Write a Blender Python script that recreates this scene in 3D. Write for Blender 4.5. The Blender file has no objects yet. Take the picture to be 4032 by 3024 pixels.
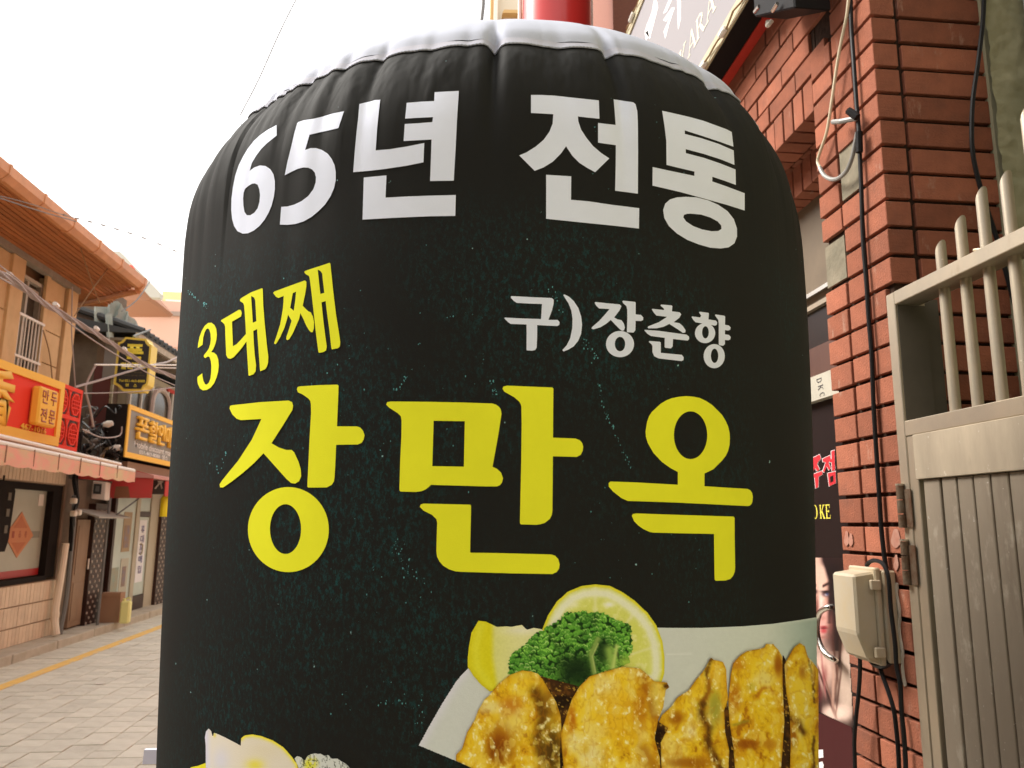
import bpy, bmesh, math, random
import numpy as np
from mathutils import Vector, Matrix
from mathutils.bvhtree import BVHTree
from mathutils.geometry import delaunay_2d_cdt
random.seed(7)
PI = math.pi
scene = bpy.context.scene
col = scene.collection

# ------------------------------------------------------------------ camera
FPX, W0, H0 = 3050.0, 4032.0, 3024.0
PITCH, YAW, ROLL = math.radians(10.2), math.radians(5.5), math.radians(0.5)
EYE = np.array([0.0, 0.0, 1.5])
HD = np.array([math.sin(YAW), math.cos(YAW), 0.0])
RT = np.array([math.cos(YAW), -math.sin(YAW), 0.0])
ZZ = np.array([0.0, 0.0, 1.0])
FW = HD * math.cos(PITCH) + ZZ * math.sin(PITCH)
U_ = -HD * math.sin(PITCH) + ZZ * math.cos(PITCH)
CR = RT * math.cos(ROLL) + U_ * math.sin(ROLL)
CU = -RT * math.sin(ROLL) + U_ * math.cos(ROLL)
cam = bpy.data.objects.new('camera', bpy.data.cameras.new('camera'))
col.objects.link(cam)
cam.matrix_world = Matrix(((CR[0], CU[0], -FW[0], EYE[0]), (CR[1], CU[1], -FW[1], EYE[1]),
                           (CR[2], CU[2], -FW[2], EYE[2]), (0, 0, 0, 1)))
cam.data.sensor_width = 36.0
cam.data.lens = 36.0 * FPX / W0
cam.data.clip_start = 0.05
cam.data.clip_end = 500
cam.data.dof.use_dof = True
cam.data.dof.focus_distance = 0.98
cam.data.dof.aperture_fstop = 16.0
scene.camera = cam

# ------------------------------------------------------------------ world, sun, exposure (bright overcast)
SUN_EL, SUN_ROT = math.radians(46), math.radians(291)
world = bpy.data.worlds.new('World'); scene.world = world; world.use_nodes = True
wn, wl = world.node_tree.nodes, world.node_tree.links
wn.clear()
sky = wn.new('ShaderNodeTexSky'); sky.sky_type = 'NISHITA'; sky.sun_disc = False
sky.sun_elevation = SUN_EL; sky.sun_rotation = SUN_ROT
sky.air_density = 1.6; sky.dust_density = 6.0; sky.ozone_density = 0.6
hs = wn.new('ShaderNodeHueSaturation'); hs.inputs['Saturation'].default_value = 0.18
wm = wn.new('ShaderNodeMix'); wm.data_type = 'RGBA'; wm.blend_type = 'MULTIPLY'
wm.inputs[0].default_value = 1.0; wm.inputs[7].default_value = (1.0, 0.99, 0.975, 1)
bg = wn.new('ShaderNodeBackground'); bg.inputs['Strength'].default_value = 0.15
wo = wn.new('ShaderNodeOutputWorld')
cl = wn.new('ShaderNodeMix'); cl.data_type = 'RGBA'; cl.inputs[0].default_value = 0.72   # an even deck of cloud in front of the sky
cl.inputs[7].default_value = (5.2, 5.2, 5.25, 1)
wl.new(sky.outputs[0], hs.inputs['Color']); wl.new(hs.outputs[0], cl.inputs[6]); wl.new(cl.outputs[2], wm.inputs[6])
wl.new(wm.outputs[2], bg.inputs[0]); wl.new(bg.outputs[0], wo.inputs[0])
sl = bpy.data.lights.new('sun', 'SUN'); sl.energy = 2.2; sl.angle = math.radians(25); sl.color = (1.0, 0.95, 0.88)
sun = bpy.data.objects.new('sun', sl); col.objects.link(sun)
sd = Vector((math.sin(SUN_ROT) * math.cos(SUN_EL), math.cos(SUN_ROT) * math.cos(SUN_EL), math.sin(SUN_EL)))
sun.rotation_euler = sd.to_track_quat('Z', 'Y').to_euler(); sun.location = sd * 30
scene.view_settings.view_transform = 'Standard'
scene.view_settings.look = 'None'
scene.view_settings.exposure = 1.32
scene.view_settings.gamma = 1.0
scene.view_settings.use_curve_mapping = False
scene.render.engine = 'CYCLES'
scene.cycles.max_bounces = 8
scene.cycles.use_denoising = True

# ------------------------------------------------------------------ helpers
def ray(x, y):
    return (FW * FPX + CR * (x - W0 / 2) - CU * (y - H0 / 2)) / FPX
def onX(x, y, X):
    d = ray(x, y); return EYE + d * (X - EYE[0]) / d[0]
def onY(x, y, Y):
    d = ray(x, y); return EYE + d * (Y - EYE[1]) / d[1]
def onZ(x, y, z):
    d = ray(x, y); return EYE + d * (z - EYE[2]) / d[2]
def lin(r, g, b, k=1.0):
    f = lambda v: ((v / 255.0) / 12.92 if v / 255.0 <= 0.04045 else ((v / 255.0 + 0.055) / 1.055) ** 2.4) * k
    return (f(r), f(g), f(b))

def mat(name, color, rough=0.6, metal=0.0, var=0.0, noise=0.0, nscale=20.0, bump=0.0, bscale=200.0,
        color2=None, emit=0.0, spec=0.4, stretch=None, sheen=0.0, trans=0.0, coat=0.0):
    m = bpy.data.materials.new(name); m.use_nodes = True
    n, l = m.node_tree.nodes, m.node_tree.links
    b = n['Principled BSDF']
    b.inputs['Roughness'].default_value = rough; b.inputs['Metallic'].default_value = metal
    b.inputs['Specular IOR Level'].default_value = spec
    b.inputs['Coat Weight'].default_value = coat
    if sheen: b.inputs['Sheen Weight'].default_value = sheen; b.inputs['Sheen Roughness'].default_value = 0.4
    if trans: b.inputs['Transmission Weight'].default_value = trans
    c4 = (*color, 1)
    b.inputs['Base Color'].default_value = c4
    tc = n.new('ShaderNodeTexCoord'); mp = n.new('ShaderNodeMapping')
    l.new(tc.outputs['Object'], mp.inputs[0])
    if stretch: mp.inputs['Scale'].default_value = stretch
    cur = None
    if noise or color2:
        nt = n.new('ShaderNodeTexNoise'); nt.inputs['Scale'].default_value = nscale; nt.inputs['Detail'].default_value = 6
        nt.inputs['Roughness'].default_value = 0.65
        l.new(mp.outputs[0], nt.inputs['Vector'])
        rp = n.new('ShaderNodeValToRGB'); l.new(nt.outputs['Fac'], rp.inputs[0])
        rp.color_ramp.elements[0].position = 0.35; rp.color_ramp.elements[1].position = 0.68
        c2 = color2 if color2 else tuple(v * (1 - noise) for v in color)
        rp.color_ramp.elements[0].color = (*c2, 1); rp.color_ramp.elements[1].color = c4
        cur = rp.outputs[0]
    if var:
        oi = n.new('ShaderNodeObjectInfo'); mr = n.new('ShaderNodeMapRange')
        mr.inputs['To Min'].default_value = 1 - var; mr.inputs['To Max'].default_value = 1 + var
        l.new(oi.outputs['Random'], mr.inputs['Value'])
        mx = n.new('ShaderNodeMix'); mx.data_type = 'RGBA'; mx.blend_type = 'MULTIPLY'; mx.inputs[0].default_value = 1
        if cur: l.new(cur, mx.inputs[6])
        else: mx.inputs[6].default_value = c4
        l.new(mr.outputs[0], mx.inputs[7]); cur = mx.outputs[2]
    if cur: l.new(cur, b.inputs['Base Color'])
    if bump:
        bn = n.new('ShaderNodeTexNoise'); bn.inputs['Scale'].default_value = bscale; bn.inputs['Detail'].default_value = 4
        l.new(mp.outputs[0], bn.inputs['Vector'])
        bp = n.new('ShaderNodeBump'); bp.inputs['Strength'].default_value = bump; bp.inputs['Distance'].default_value = 0.004
        l.new(bn.outputs['Fac'], bp.inputs['Height']); l.new(bp.outputs[0], b.inputs['Normal'])
    if emit:
        b.inputs['Emission Color'].default_value = c4; b.inputs['Emission Strength'].default_value = emit
    return m

def link(name, me, m, parent=None):
    o = bpy.data.objects.new(name, me); col.objects.link(o)
    if m is not None and len(me.materials) == 0: me.materials.append(m)
    if parent is not None: o.parent = parent; o.matrix_parent_inverse = Matrix.Translation(-parent.location)
    return o
def tag(o, label, cat, group=None):
    o['label'] = label; o['category'] = cat
    if group: o['group'] = group
    return o
def struct(o): o['kind'] = 'structure'; return o
def thing(name, label, cat, loc=(0, 0, 0), group=None):
    o = bpy.data.objects.new(name, None); col.objects.link(o); o.empty_display_size = 0.1
    o.location = loc
    return tag(o, label, cat, group)

class MB:
    def __init__(s): s.v = []; s.f = []
    def add(s, v, f):
        k = len(s.v); s.v += [tuple(map(float, p)) for p in v]; s.f += [tuple(i + k for i in q) for q in f]; return s
    def box(s, a, b):
        x0, y0, z0 = [min(p, q) for p, q in zip(a, b)]; x1, y1, z1 = [max(p, q) for p, q in zip(a, b)]
        return s.add([(x0, y0, z0), (x1, y0, z0), (x1, y1, z0), (x0, y1, z0), (x0, y0, z1), (x1, y0, z1), (x1, y1, z1), (x0, y1, z1)],
                     [(0, 3, 2, 1), (4, 5, 6, 7), (0, 1, 5, 4), (1, 2, 6, 5), (2, 3, 7, 6), (3, 0, 4, 7)])
    def prism(s, poly, axis, a, b):
        # poly: list of 2D points in the two remaining axes, extruded along axis from a to b
        def P(p, t):
            q = [p[0], p[1]]; q.insert(axis, t); return q
        n = len(poly)
        return s.add([P(p, a) for p in poly] + [P(p, b) for p in poly],
                     [tuple(range(n))[::-1], tuple(range(n, 2 * n))] + [(i, (i + 1) % n, n + (i + 1) % n, n + i) for i in range(n)])
    def hexa(s, lo, hi):
        return s.add(list(lo) + list(hi), [(0, 3, 2, 1), (4, 5, 6, 7), (0, 1, 5, 4), (1, 2, 6, 5), (2, 3, 7, 6), (3, 0, 4, 7)])
    def tube(s, pts, r, seg=8, caps=True):
        pts = [Vector(p) for p in pts]; n = len(pts); k = len(s.v)
        up = None
        for i, p in enumerate(pts):
            t = (pts[min(i + 1, n - 1)] - pts[max(i - 1, 0)]).normalized()
            if up is None:
                up = t.orthogonal().normalized()
            else:
                up = (up - t * up.dot(t)); up = up.normalized() if up.length > 1e-6 else t.orthogonal().normalized()
            sdv = t.cross(up); rr = r[i] if isinstance(r, (list, tuple)) else r
            for j in range(seg):
                a = 2 * PI * j / seg
                s.v.append(tuple(p + up * math.cos(a) * rr + sdv * math.sin(a) * rr))
        for i in range(n - 1):
            for j in range(seg):
                a = k + i * seg + j; b = k + i * seg + (j + 1) % seg
                s.f.append((a, b, b + seg, a + seg))
        if caps:
            s.f.append(tuple(k + j for j in range(seg))[::-1]); s.f.append(tuple(k + (n - 1) * seg + j for j in range(seg)))
        return s
    def build(s, name, m, parent=None, smooth=False, bevel=0.0, origin=None):
        me = bpy.data.meshes.new(name)
        off = Vector(origin) if origin is not None else None
        vs = s.v if off is None else [tuple(Vector(p) - off) for p in s.v]
        me.from_pydata(vs, [], s.f); me.update()
        bm = bmesh.new(); bm.from_mesh(me)
        bmesh.ops.recalc_face_normals(bm, faces=bm.faces)
        if bevel: bmesh.ops.bevel(bm, geom=bm.edges[:], offset=bevel, segments=1, affect='EDGES')
        bm.to_mesh(me); bm.free()
        if smooth:
            for p in me.polygons: p.use_smooth = True
            try: me.set_sharp_from_angle(angle=math.radians(35))
            except Exception: pass
        o = link(name, me, m, parent)
        if off is not None: o.location = off
        return o

def spline(pts, n=8):
    pts = [np.array(p, float) for p in pts]; out = []
    for i in range(len(pts) - 1):
        p0 = pts[max(i - 1, 0)]; p1 = pts[i]; p2 = pts[i + 1]; p3 = pts[min(i + 2, len(pts) - 1)]
        for k in range(n):
            t = k / n
            out.append(0.5 * ((2 * p1) + (-p0 + p2) * t + (2 * p0 - 5 * p1 + 4 * p2 - p3) * t * t + (-p0 + 3 * p1 - 3 * p2 + p3) * t ** 3))
    out.append(pts[-1]); return out

def text_mesh(body, size=1.0, bold=0.0, depth=0.0, sx=1.0):
    cu = bpy.data.curves.new('t', 'FONT'); cu.body = body; cu.size = size; cu.offset = bold; cu.extrude = depth
    cu.align_x = 'CENTER'; cu.align_y = 'CENTER'; cu.resolution_u = 3
    ob = bpy.data.objects.new('t', cu); col.objects.link(ob)
    dg = bpy.context.evaluated_depsgraph_get(); dg.update()
    me = bpy.data.meshes.new_from_object(ob.evaluated_get(dg), depsgraph=dg)
    bpy.data.objects.remove(ob)
    return me
def place_text(name, body, centre, xdir, ydir, w, h, m, parent, bold=0.0, depth=0.002):
    """text fitted to a w x h box, its reading direction along xdir and its up along ydir"""
    me = text_mesh(body, 1.0, bold, 0.0)
    co = np.array([v.co[:] for v in me.vertices]) if len(me.vertices) else np.zeros((1, 3))
    mn, mx = co.min(0), co.max(0); ext = np.maximum(mx - mn, 1e-6)
    xd, yd = Vector(xdir).normalized(), Vector(ydir).normalized(); nd = xd.cross(yd)
    bm = bmesh.new(); bm.from_mesh(me)
    if depth > 0 and len(bm.faces):
        r = bmesh.ops.extrude_face_region(bm, geom=bm.faces[:])
        for e in r['geom']:
            if isinstance(e, bmesh.types.BMVert): e.co.z += 1.0
        bmesh.ops.recalc_face_normals(bm, faces=bm.faces)
    for v in bm.verts:
        a = (v.co.x - (mn[0] + mx[0]) / 2) / ext[0] * w; b = (v.co.y - (mn[1] + mx[1]) / 2) / ext[1] * h
        v.co = xd * a + yd * b + nd * (v.co.z * depth)
    me2 = bpy.data.meshes.new(name); bm.to_mesh(me2); bm.free()
    o = link(name, me2, m, parent); o.location = Vector([float(c) for c in centre])
    return o

# numpy value noise for the printed pictures
def vnoise(x, y, seed=0):
    def h(i, j):
        n = (i.astype(np.int64) * 374761393 + j.astype(np.int64) * 668265263 + seed * 974634777) & 0x7fffffff
        n = ((n ^ (n >> 13)) * 1274126177) & 0x7fffffff
        return ((n ^ (n >> 16)) & 0xffff) / 65535.0
    xi, yi = np.floor(x), np.floor(y); fx, fy = x - xi, y - yi
    fx = fx * fx * (3 - 2 * fx); fy = fy * fy * (3 - 2 * fy)
    a = h(xi, yi); b = h(xi + 1, yi); c = h(xi, yi + 1); d = h(xi + 1, yi + 1)
    return (a * (1 - fx) + b * fx) * (1 - fy) + (c * (1 - fx) + d * fx) * fy
def fbm(x, y, s, seed=0, o=4):
    t = 0; a = 0.5; n = 0
    for k in range(o):
        t = t + a * vnoise(x / s * 2 ** k, y / s * 2 ** k, seed + k * 17); n += a; a *= 0.55
    return t / n
def inside(px, py, poly):
    poly = np.array(poly, float); r = np.zeros(px.shape, bool); j = len(poly) - 1
    for i in range(len(poly)):
        xi, yi = poly[i]; xj, yj = poly[j]
        if yi != yj:
            c = ((yi > py) != (yj > py)) & (px < (xj - xi) * (py - yi) / (yj - yi) + xi)
            r ^= c
        j = i
    return r
def edist(px, py, poly):
    poly = np.array(poly, float); d = np.full(px.shape, 1e9)
    for i in range(len(poly)):
        a = poly[i - 1]; b = poly[i]; ab = b - a; L = max((ab ** 2).sum(), 1e-9)
        t = np.clip(((px - a[0]) * ab[0] + (py - a[1]) * ab[1]) / L, 0, 1)
        d = np.minimum(d, np.hypot(px - a[0] - t * ab[0], py - a[1] - t * ab[1]))
    return d
def ell(cx, cy, rx, ry, rot=0.0, n=40):
    c, s = math.cos(rot), math.sin(rot)
    return [(cx + rx * math.cos(2 * PI * i / n) * c - ry * math.sin(2 * PI * i / n) * s,
             cy + rx * math.cos(2 * PI * i / n) * s + ry * math.sin(2 * PI * i / n) * c) for i in range(n)]
def attr_mat(name, rough=0.7, bump=0.0, spec=0.3):
    m = mat(name, (1, 1, 1), rough, bump=bump, bscale=900, spec=spec)
    n, l = m.node_tree.nodes, m.node_tree.links
    a = n.new('ShaderNodeAttribute'); a.attribute_name = 'ink'
    l.new(a.outputs['Color'], n['Principled BSDF'].inputs['Base Color']); return m
def set_ink(me, rgb):
    at = me.color_attributes.new('ink', 'FLOAT_COLOR', 'POINT')
    c = np.ones((len(rgb), 4), np.float32); s = np.clip(rgb, 0, 1)
    c[:, :3] = np.where(s <= 0.04045, s / 12.92, ((s + 0.055) / 1.055) ** 2.4)
    at.data.foreach_set('color', c.ravel())

def flecks(m, color, scale, lo, hi, amt=1.0, stretch=None, world=False):
    """adds scattered marks of another colour to a material"""
    n, l = m.node_tree.nodes, m.node_tree.links; b = n['Principled BSDF']
    tc = n.new('ShaderNodeTexCoord'); mp = n.new('ShaderNodeMapping'); q = n.new('ShaderNodeTexNoise')
    if world: ge = n.new('ShaderNodeNewGeometry'); l.new(ge.outputs['Position'], mp.inputs[0])
    else: l.new(tc.outputs['Object'], mp.inputs[0])
    if stretch: mp.inputs['Scale'].default_value = stretch
    l.new(mp.outputs[0], q.inputs['Vector']); q.inputs['Scale'].default_value = scale; q.inputs['Detail'].default_value = 5; q.inputs['Roughness'].default_value = .7
    r = n.new('ShaderNodeMapRange'); r.interpolation_type = 'SMOOTHSTEP'; r.inputs['From Min'].default_value = lo; r.inputs['From Max'].default_value = hi; r.inputs['To Max'].default_value = amt
    l.new(q.outputs['Fac'], r.inputs['Value'])
    x = n.new('ShaderNodeMix'); x.data_type = 'RGBA'; l.new(r.outputs[0], x.inputs[0]); x.inputs[7].default_value = (*color, 1)
    if b.inputs['Base Color'].is_linked: l.new(b.inputs['Base Color'].links[0].from_socket, x.inputs[6])
    else: x.inputs[6].default_value = b.inputs['Base Color'].default_value[:]
    l.new(x.outputs[2], b.inputs['Base Color']); return m

# ------------------------------------------------------------------ materials
BRICK = mat('fired_brick', (0.335, 0.118, 0.068), 0.88, var=0.24, noise=0.35, nscale=16, bump=0.5, bscale=200, color2=(0.25, 0.092, 0.056), spec=0.12)
flecks(BRICK, (0.15, 0.075, 0.055), 5.0, .52, .74, .5, world=True)
flecks(BRICK, (0.42, 0.27, 0.20), 26.0, .60, .74, .55, stretch=(1, 1, .35), world=True)
flecks(BRICK, (0.08, 0.035, 0.025), 130.0, .66, .74, .6)
MORTAR = mat('dark_mortar', (0.06, 0.035, 0.025), 0.95, spec=.05, noise=0.5, nscale=60, bump=0.6, bscale=120)
CEMENT = mat('old_cement', (0.25, 0.21, 0.145), 0.95, color2=(0.16, 0.14, 0.095), nscale=14, bump=1.0, bscale=30)
PLASTER = mat('olive_plaster', (0.36, 0.33, 0.21), 0.9, color2=(0.28, 0.265, 0.165), nscale=9, bump=1.0, bscale=22)
STEEL = mat('warm_stainless', (0.50, 0.415, 0.30), 0.4, metal=0.65, noise=0.25, nscale=5, bump=0.04, bscale=300, color2=(0.40, 0.345, 0.265))
PANEL = mat('painted_gate_panel', (0.50, 0.41, 0.295), 0.5, metal=0.15, color2=(0.33, 0.27, 0.195), nscale=7, bump=0.08, bscale=150, stretch=(1, 1, 0.25))
SLAT = mat('weathered_gate_slat', (0.30, 0.245, 0.18), 0.55, metal=0.1, color2=(0.23, 0.185, 0.135), nscale=6, bump=0.1, bscale=120, stretch=(1, 1, 0.2), var=.06)
flecks(SLAT, (0.42, 0.36, 0.28), 22, .54, .66, .6, world=True, stretch=(1, 1, .5)); flecks(SLAT, (0.62, 0.57, 0.50), 80, .67, .71, .9, world=True); flecks(SLAT, (0.16, 0.12, 0.08), 9, .56, .74, .5, world=True, stretch=(1, 1, .25))
flecks(PANEL, (0.62, 0.56, 0.46), 34, .63, .68, .8, world=True, stretch=(1, 1, .6)); flecks(PANEL, (0.25, 0.20, 0.14), 14, .58, .74, .6, world=True, stretch=(1, 1, .3)); flecks(PANEL, (0.8, 0.76, 0.68), 95, .70, .74, .9, world=True)
flecks(STEEL, (0.30, 0.23, 0.15), 12, .55, .75, .6, world=True, stretch=(1, 1, .4)); flecks(STEEL, (0.75, 0.68, 0.55), 60, .66, .72, .6, world=True)
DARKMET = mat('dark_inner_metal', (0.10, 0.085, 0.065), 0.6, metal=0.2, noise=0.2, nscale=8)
RUST = mat('rusty_hinge', (0.16, 0.12, 0.08), 0.6, metal=0.4, color2=(0.10, 0.045, 0.02), nscale=40, bump=0.3)
BLACKR = mat('black_rubber', (0.010, 0.009, 0.009), 0.4, spec=0.18)
CREAMR = mat('cream_cable', (0.62, 0.52, 0.36), 0.5)
GREYR = mat('grey_tape', (0.25, 0.24, 0.22), 0.4)
BLACKP = mat('black_paint', (0.008, 0.007, 0.007), 0.6, spec=.12)
REDM = mat('red_metal', (0.50, 0.035, 0.02), 0.45, noise=0.2, nscale=10)
BOXP = mat('aged_box_plastic', (0.46, 0.43, 0.36), 0.5, color2=(0.48, 0.38, 0.24), nscale=5, bump=0.05)
CAULK = mat('caulk', (0.62, 0.57, 0.47), 0.8, bump=0.3, bscale=60)
CHROME = mat('handle_steel', (0.62, 0.58, 0.52), 0.2, metal=1.0)
# ------------------------------------------------------------------ setting: ground
YFAR, YNEAR = 46.0, -9.0
PAVE_D = mat('street_bed', (0.56, 0.50, 0.40), 0.9, noise=0.3, nscale=6, bump=0.3, bscale=60)
g = MB().add([(-60, -60, -0.03), (60, -60, -0.03), (60, 120, -0.03), (-60, 120, -0.03)], [(0, 1, 2, 3)]).build('ground', PAVE_D); struct(g)
PAVE = mat('beige_paver', (0.71, 0.675, 0.56), 0.8, var=0.08, color2=(0.62, 0.58, 0.47), nscale=9, bump=0.25, bscale=120, spec=0.3)
road = MB().add([(-4.42, YNEAR, -0.010), (1.6, YNEAR, -0.010), (1.6, YFAR, -0.010), (-4.42, YFAR, -0.010)], [(0, 1, 2, 3)]).build('street', PAVE_D); struct(road)
px_, py_ = 0.20, 0.158
pm = MB().box((0.003, 0.003, -0.02), (px_ - 0.003, py_ - 0.003, 0.0)).build('paver', PAVE, road, bevel=0.002)
pave_mesh = pm.data; bpy.data.objects.remove(pm)
cells = []
for i in range(-22, 8):
    for j in range(int(YNEAR / py_), int(YFAR / py_)):
        x = i * px_; y = j * py_ + (0.02 * py_ if i % 2 else 0)
        if x + px_ > 1.0: continue
        q = np.array([x, y, 0.0]) - EYE; w = q @ FW
        if w > 0.3:
            u = W0 / 2 + FPX * (q @ CR) / w; v = H0 / 2 - FPX * (q @ CU) / w
        else: u = v = 1e9
        vis = -60 < u < 640 and 0 < v < H0 + 60
        cells.append((0 if vis else 1, w if vis else w + 100, x, y))
cells.sort()
rest = MB()
for k, (nv, w, x, y) in enumerate(cells):
    dz = random.uniform(-0.003, 0.002)
    if k < 290:
        o = link('paver', pave_mesh, PAVE, road); o.location = (x, y, dz)
    else:
        rest.box((x + 0.004, y + 0.004, -0.009), (x + px_ - 0.004, y + py_ - 0.004, dz))
flecks(PAVE, (0.40, 0.36, 0.29), 3.0, .55, .72, .55, world=True); flecks(PAVE, (0.30, 0.26, 0.21), 38, .66, .72, .6, world=True)
PAVE2 = mat('beige_paver_field', (0.71, 0.675, 0.56), 0.8, color2=(0.62, 0.58, 0.47), nscale=3.1, bump=0.2, bscale=40, spec=0.3)
flecks(PAVE2, (0.40, 0.36, 0.29), 3.0, .55, .72, .55, world=True)
r_ = rest.build('paving', PAVE2, road); r_['kind'] = 'stuff'
YEL = mat('yellow_road_paint', (0.95, 0.60, 0.14), 0.7, color2=(0.82, 0.52, 0.16), nscale=8)
flecks(YEL, (0.62, 0.55, 0.42), 14, .55, .66, .7, world=True, stretch=(1, .4, 1))
struct(MB().box((-3.93, YNEAR, -0.005), (-3.81, YFAR, 0.004)).build('yellow_line', YEL))
KERB = mat('concrete_kerb', (0.56, 0.50, 0.40), 0.9, color2=(0.44, 0.385, 0.29), nscale=5, bump=0.5, bscale=50)
kb = struct(MB().box((-4.9, YNEAR, -0.02), (-4.5, YFAR, 0.095)).build('pavement', KERB))
y = YNEAR
while y < 30:
    L = 0.98
    kk = MB().box((-4.5, y + 0.004, -0.02), (-4.38, y + L, 0.10 + random.uniform(-0.006, 0.004))).build('kerb_stone', KERB, kb, bevel=0.008); y += 1.0
# ------------------------------------------------------------------ brick building on the right
XF, YP, CP, Z0 = 1.02, 1.60, 0.0676, 2.716      # facade plane, corner plane, course pitch, a course line
bld = thing('brick_building', 'red brick building with projecting brick pillar and stepped brick lintel over its doorway', 'building', (1.3, 2.2, 0))
BH = CP - 0.0095
brick_cache = {}
def brick(x0, y0, z0, dx, dy, dz, jit=0.0015):
    """one brick; its own bevelled mesh shared by all bricks of this size"""
    key = (round(dx, 3), round(dy, 3), round(dz, 3))
    if key not in brick_cache:
        o = MB().box((0, 0, 0), (dx, dy, dz)).build('brick', BRICK, bld, bevel=0.0013); brick_cache[key] = o.data
    else:
        o = link('brick', brick_cache[key], BRICK, bld)
    o.location = (x0 + random.uniform(-jit, jit), y0 + random.uniform(-jit, jit) * .5, z0 + random.uniform(-.0008, .0008))
    return o
YL = 1.898                                       # far edge of the pillar
cols = [(1.600, 1.690), (1.700, 1.786), (1.797, YL)]
k0 = int((Z0 - 0.75) / CP)
for k in range(-k0, 12):
    z = Z0 + k * CP + 0.0095
    zc = z + BH / 2
    # corner brick: a stretcher seen from the end on the street side
    if z < 2.0 and z > 1.93:                     # broken corner brick
        brick(XF, 1.63, z, 0.07, 0.06, BH)
    else:
        brick(XF, cols[0][0], z, 0.062, cols[0][1] - cols[0][0], BH)
    for c, (a, b) in enumerate(cols[1:]):
        if c == 0 and 2.33 < zc < 2.44: continue    # knocked out bricks
        if c == 1 and 2.13 < zc < 2.22: continue
        if c == 1 and z > 2.74: continue
        brick(XF, a, z, 0.09, b - a, BH)
    if z > 1.1:
        brick(XF + 0.074, YP + 0.001, z, 0.211, 0.09, BH)
# lintel over the doorway: rowlock course, courses above, recessed inner rowlock
SB, ST = 2.640, 2.742
y = YL + 0.004
while y < 2.75:
    brick(XF + 0.001, y, SB, 0.092, 0.053, ST - SB)
    y += 0.0625
y = YL + 0.17
for r in range(5):
    z = ST + 0.0095 + r * CP
    y = YL + 0.006 - (0.0 if r % 2 else 0.085)
    first = True
    while y < 2.95 - 0.05 * r:
        L = 0.172
        a = max(y, cols[1][1] + 0.012)
        if y + L - a > 0.03: brick(XF + 0.001, a, z, 0.09, y + L - a, CP - 0.0085)
        y += L + 0.009
for r in range(3):                               # courses high above the sign board
    y = 3.0
    z = 3.62 + r * CP
    while y < 4.2:
        brick(XF + 0.001, y, z, 0.09, 0.172, CP - 0.0085); y += 0.181
y = YL + 0.05
while y < 2.9:                                   # underside row and inner rowlock
    brick(XF + 0.1005, y, SB + 0.004, 0.05, 0.053, 0.05)
    y += 0.0625
y = 2.03
while y < 2.8:
    brick(XF + 0.115, y, 2.547, 0.085, 0.054, 0.108); y += 0.0625
y = 2.03
while y < 2.8:
    brick(XF + 0.19, y, 2.54, 0.06, 0.056, 0.05); y += 0.0655
b = MB()
b.box((XF + 0.012, YP + 0.012, 0), (XF + 0.5, YL - 0.012, 3.75)).build('wall', MORTAR, bld)
MB().box((XF + 0.010, YL - 0.012, SB + 0.012), (XF + 0.5, 4.3, 3.85)).build('lintel_wall', MORTAR, bld)
MB().box((XF + 0.13, YL - 0.012, 2.556), (XF + 0.5, 4.0, SB + 0.011)).build('lintel_wall', MORTAR, bld)
MB().box((XF + 0.004, 1.695, 2.325), (XF + 0.03, 1.79, 2.455)).build('cement_patch', CEMENT, bld)
MB().box((XF + 0.004, 1.795, 2.122), (XF + 0.03, 1.893, 2.235)).build('cement_patch', CEMENT, bld)
MB().box((XF + 0.6, YL, 0), (4.5, 14, 6.2)).build('upper_wall', MORTAR, bld)
MB().box((XF + 0.011, 4.3, 0), (XF + 0.6, 14, 6.2)).build('street_wall', mat('brick_far', (0.33, 0.13, 0.08), 0.85, color2=(0.22, .09, .06), nscale=30, stretch=(1, 3, 12)), bld)
# doorway: header panel, rail, glass with stickers
XD = 1.2
HEAD = mat('tan_header_board', (0.17, 0.125, 0.08), 0.6, noise=0.2, nscale=6)
z1 = onX(3270, 1010, XD)[2]
MB().box((XD, YL, 2.20), (XD + 0.05, 3.2, 2.548)).build('door_header', HEAD, bld)
MB().box((XD - 0.012, YL, 2.185), (XD + 0.012, 3.2, 2.2)).build('header_trim', STEEL, bld)
MB().box((XD - 0.02, YL, 2.225), (XD - 0.0005, 3.2, 2.238)).build('header_trim', CHROME, bld)
GLASSD = mat('dark_tinted_glass', (0.012, 0.007, 0.005), 0.25, spec=0.25)
door = MB().box((XD + 0.004, YL, 0.0), (XD + 0.03, 3.2, 2.185)).build('door', GLASSD, bld)
BAND = mat('brown_film', (0.11, 0.055, 0.04), 0.35, color2=(0.085, 0.04, 0.03), nscale=6, stretch=(1, 8, 1))
MB().box((XD + 0.001, YL, 1.972), (XD + 0.0035, 3.2, 2.066)).build('tinted_band', BAND, door)
dk = MB().box((XD - 0.03, YL, 1.885), (XD + 0.0005, 3.2, 1.962)).build('door_closer', mat('cream_enamel', (0.48, 0.445, 0.36), 0.5, noise=.12, nscale=12), door)
po = MB().box((XD - 0.004, YL, 0.15), (XD + 0.0005, 3.2, 1.885)).build('window_poster', mat('poster_black', (0.012, 0.006, 0.005), 0.5, spec=.15), door)
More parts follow.
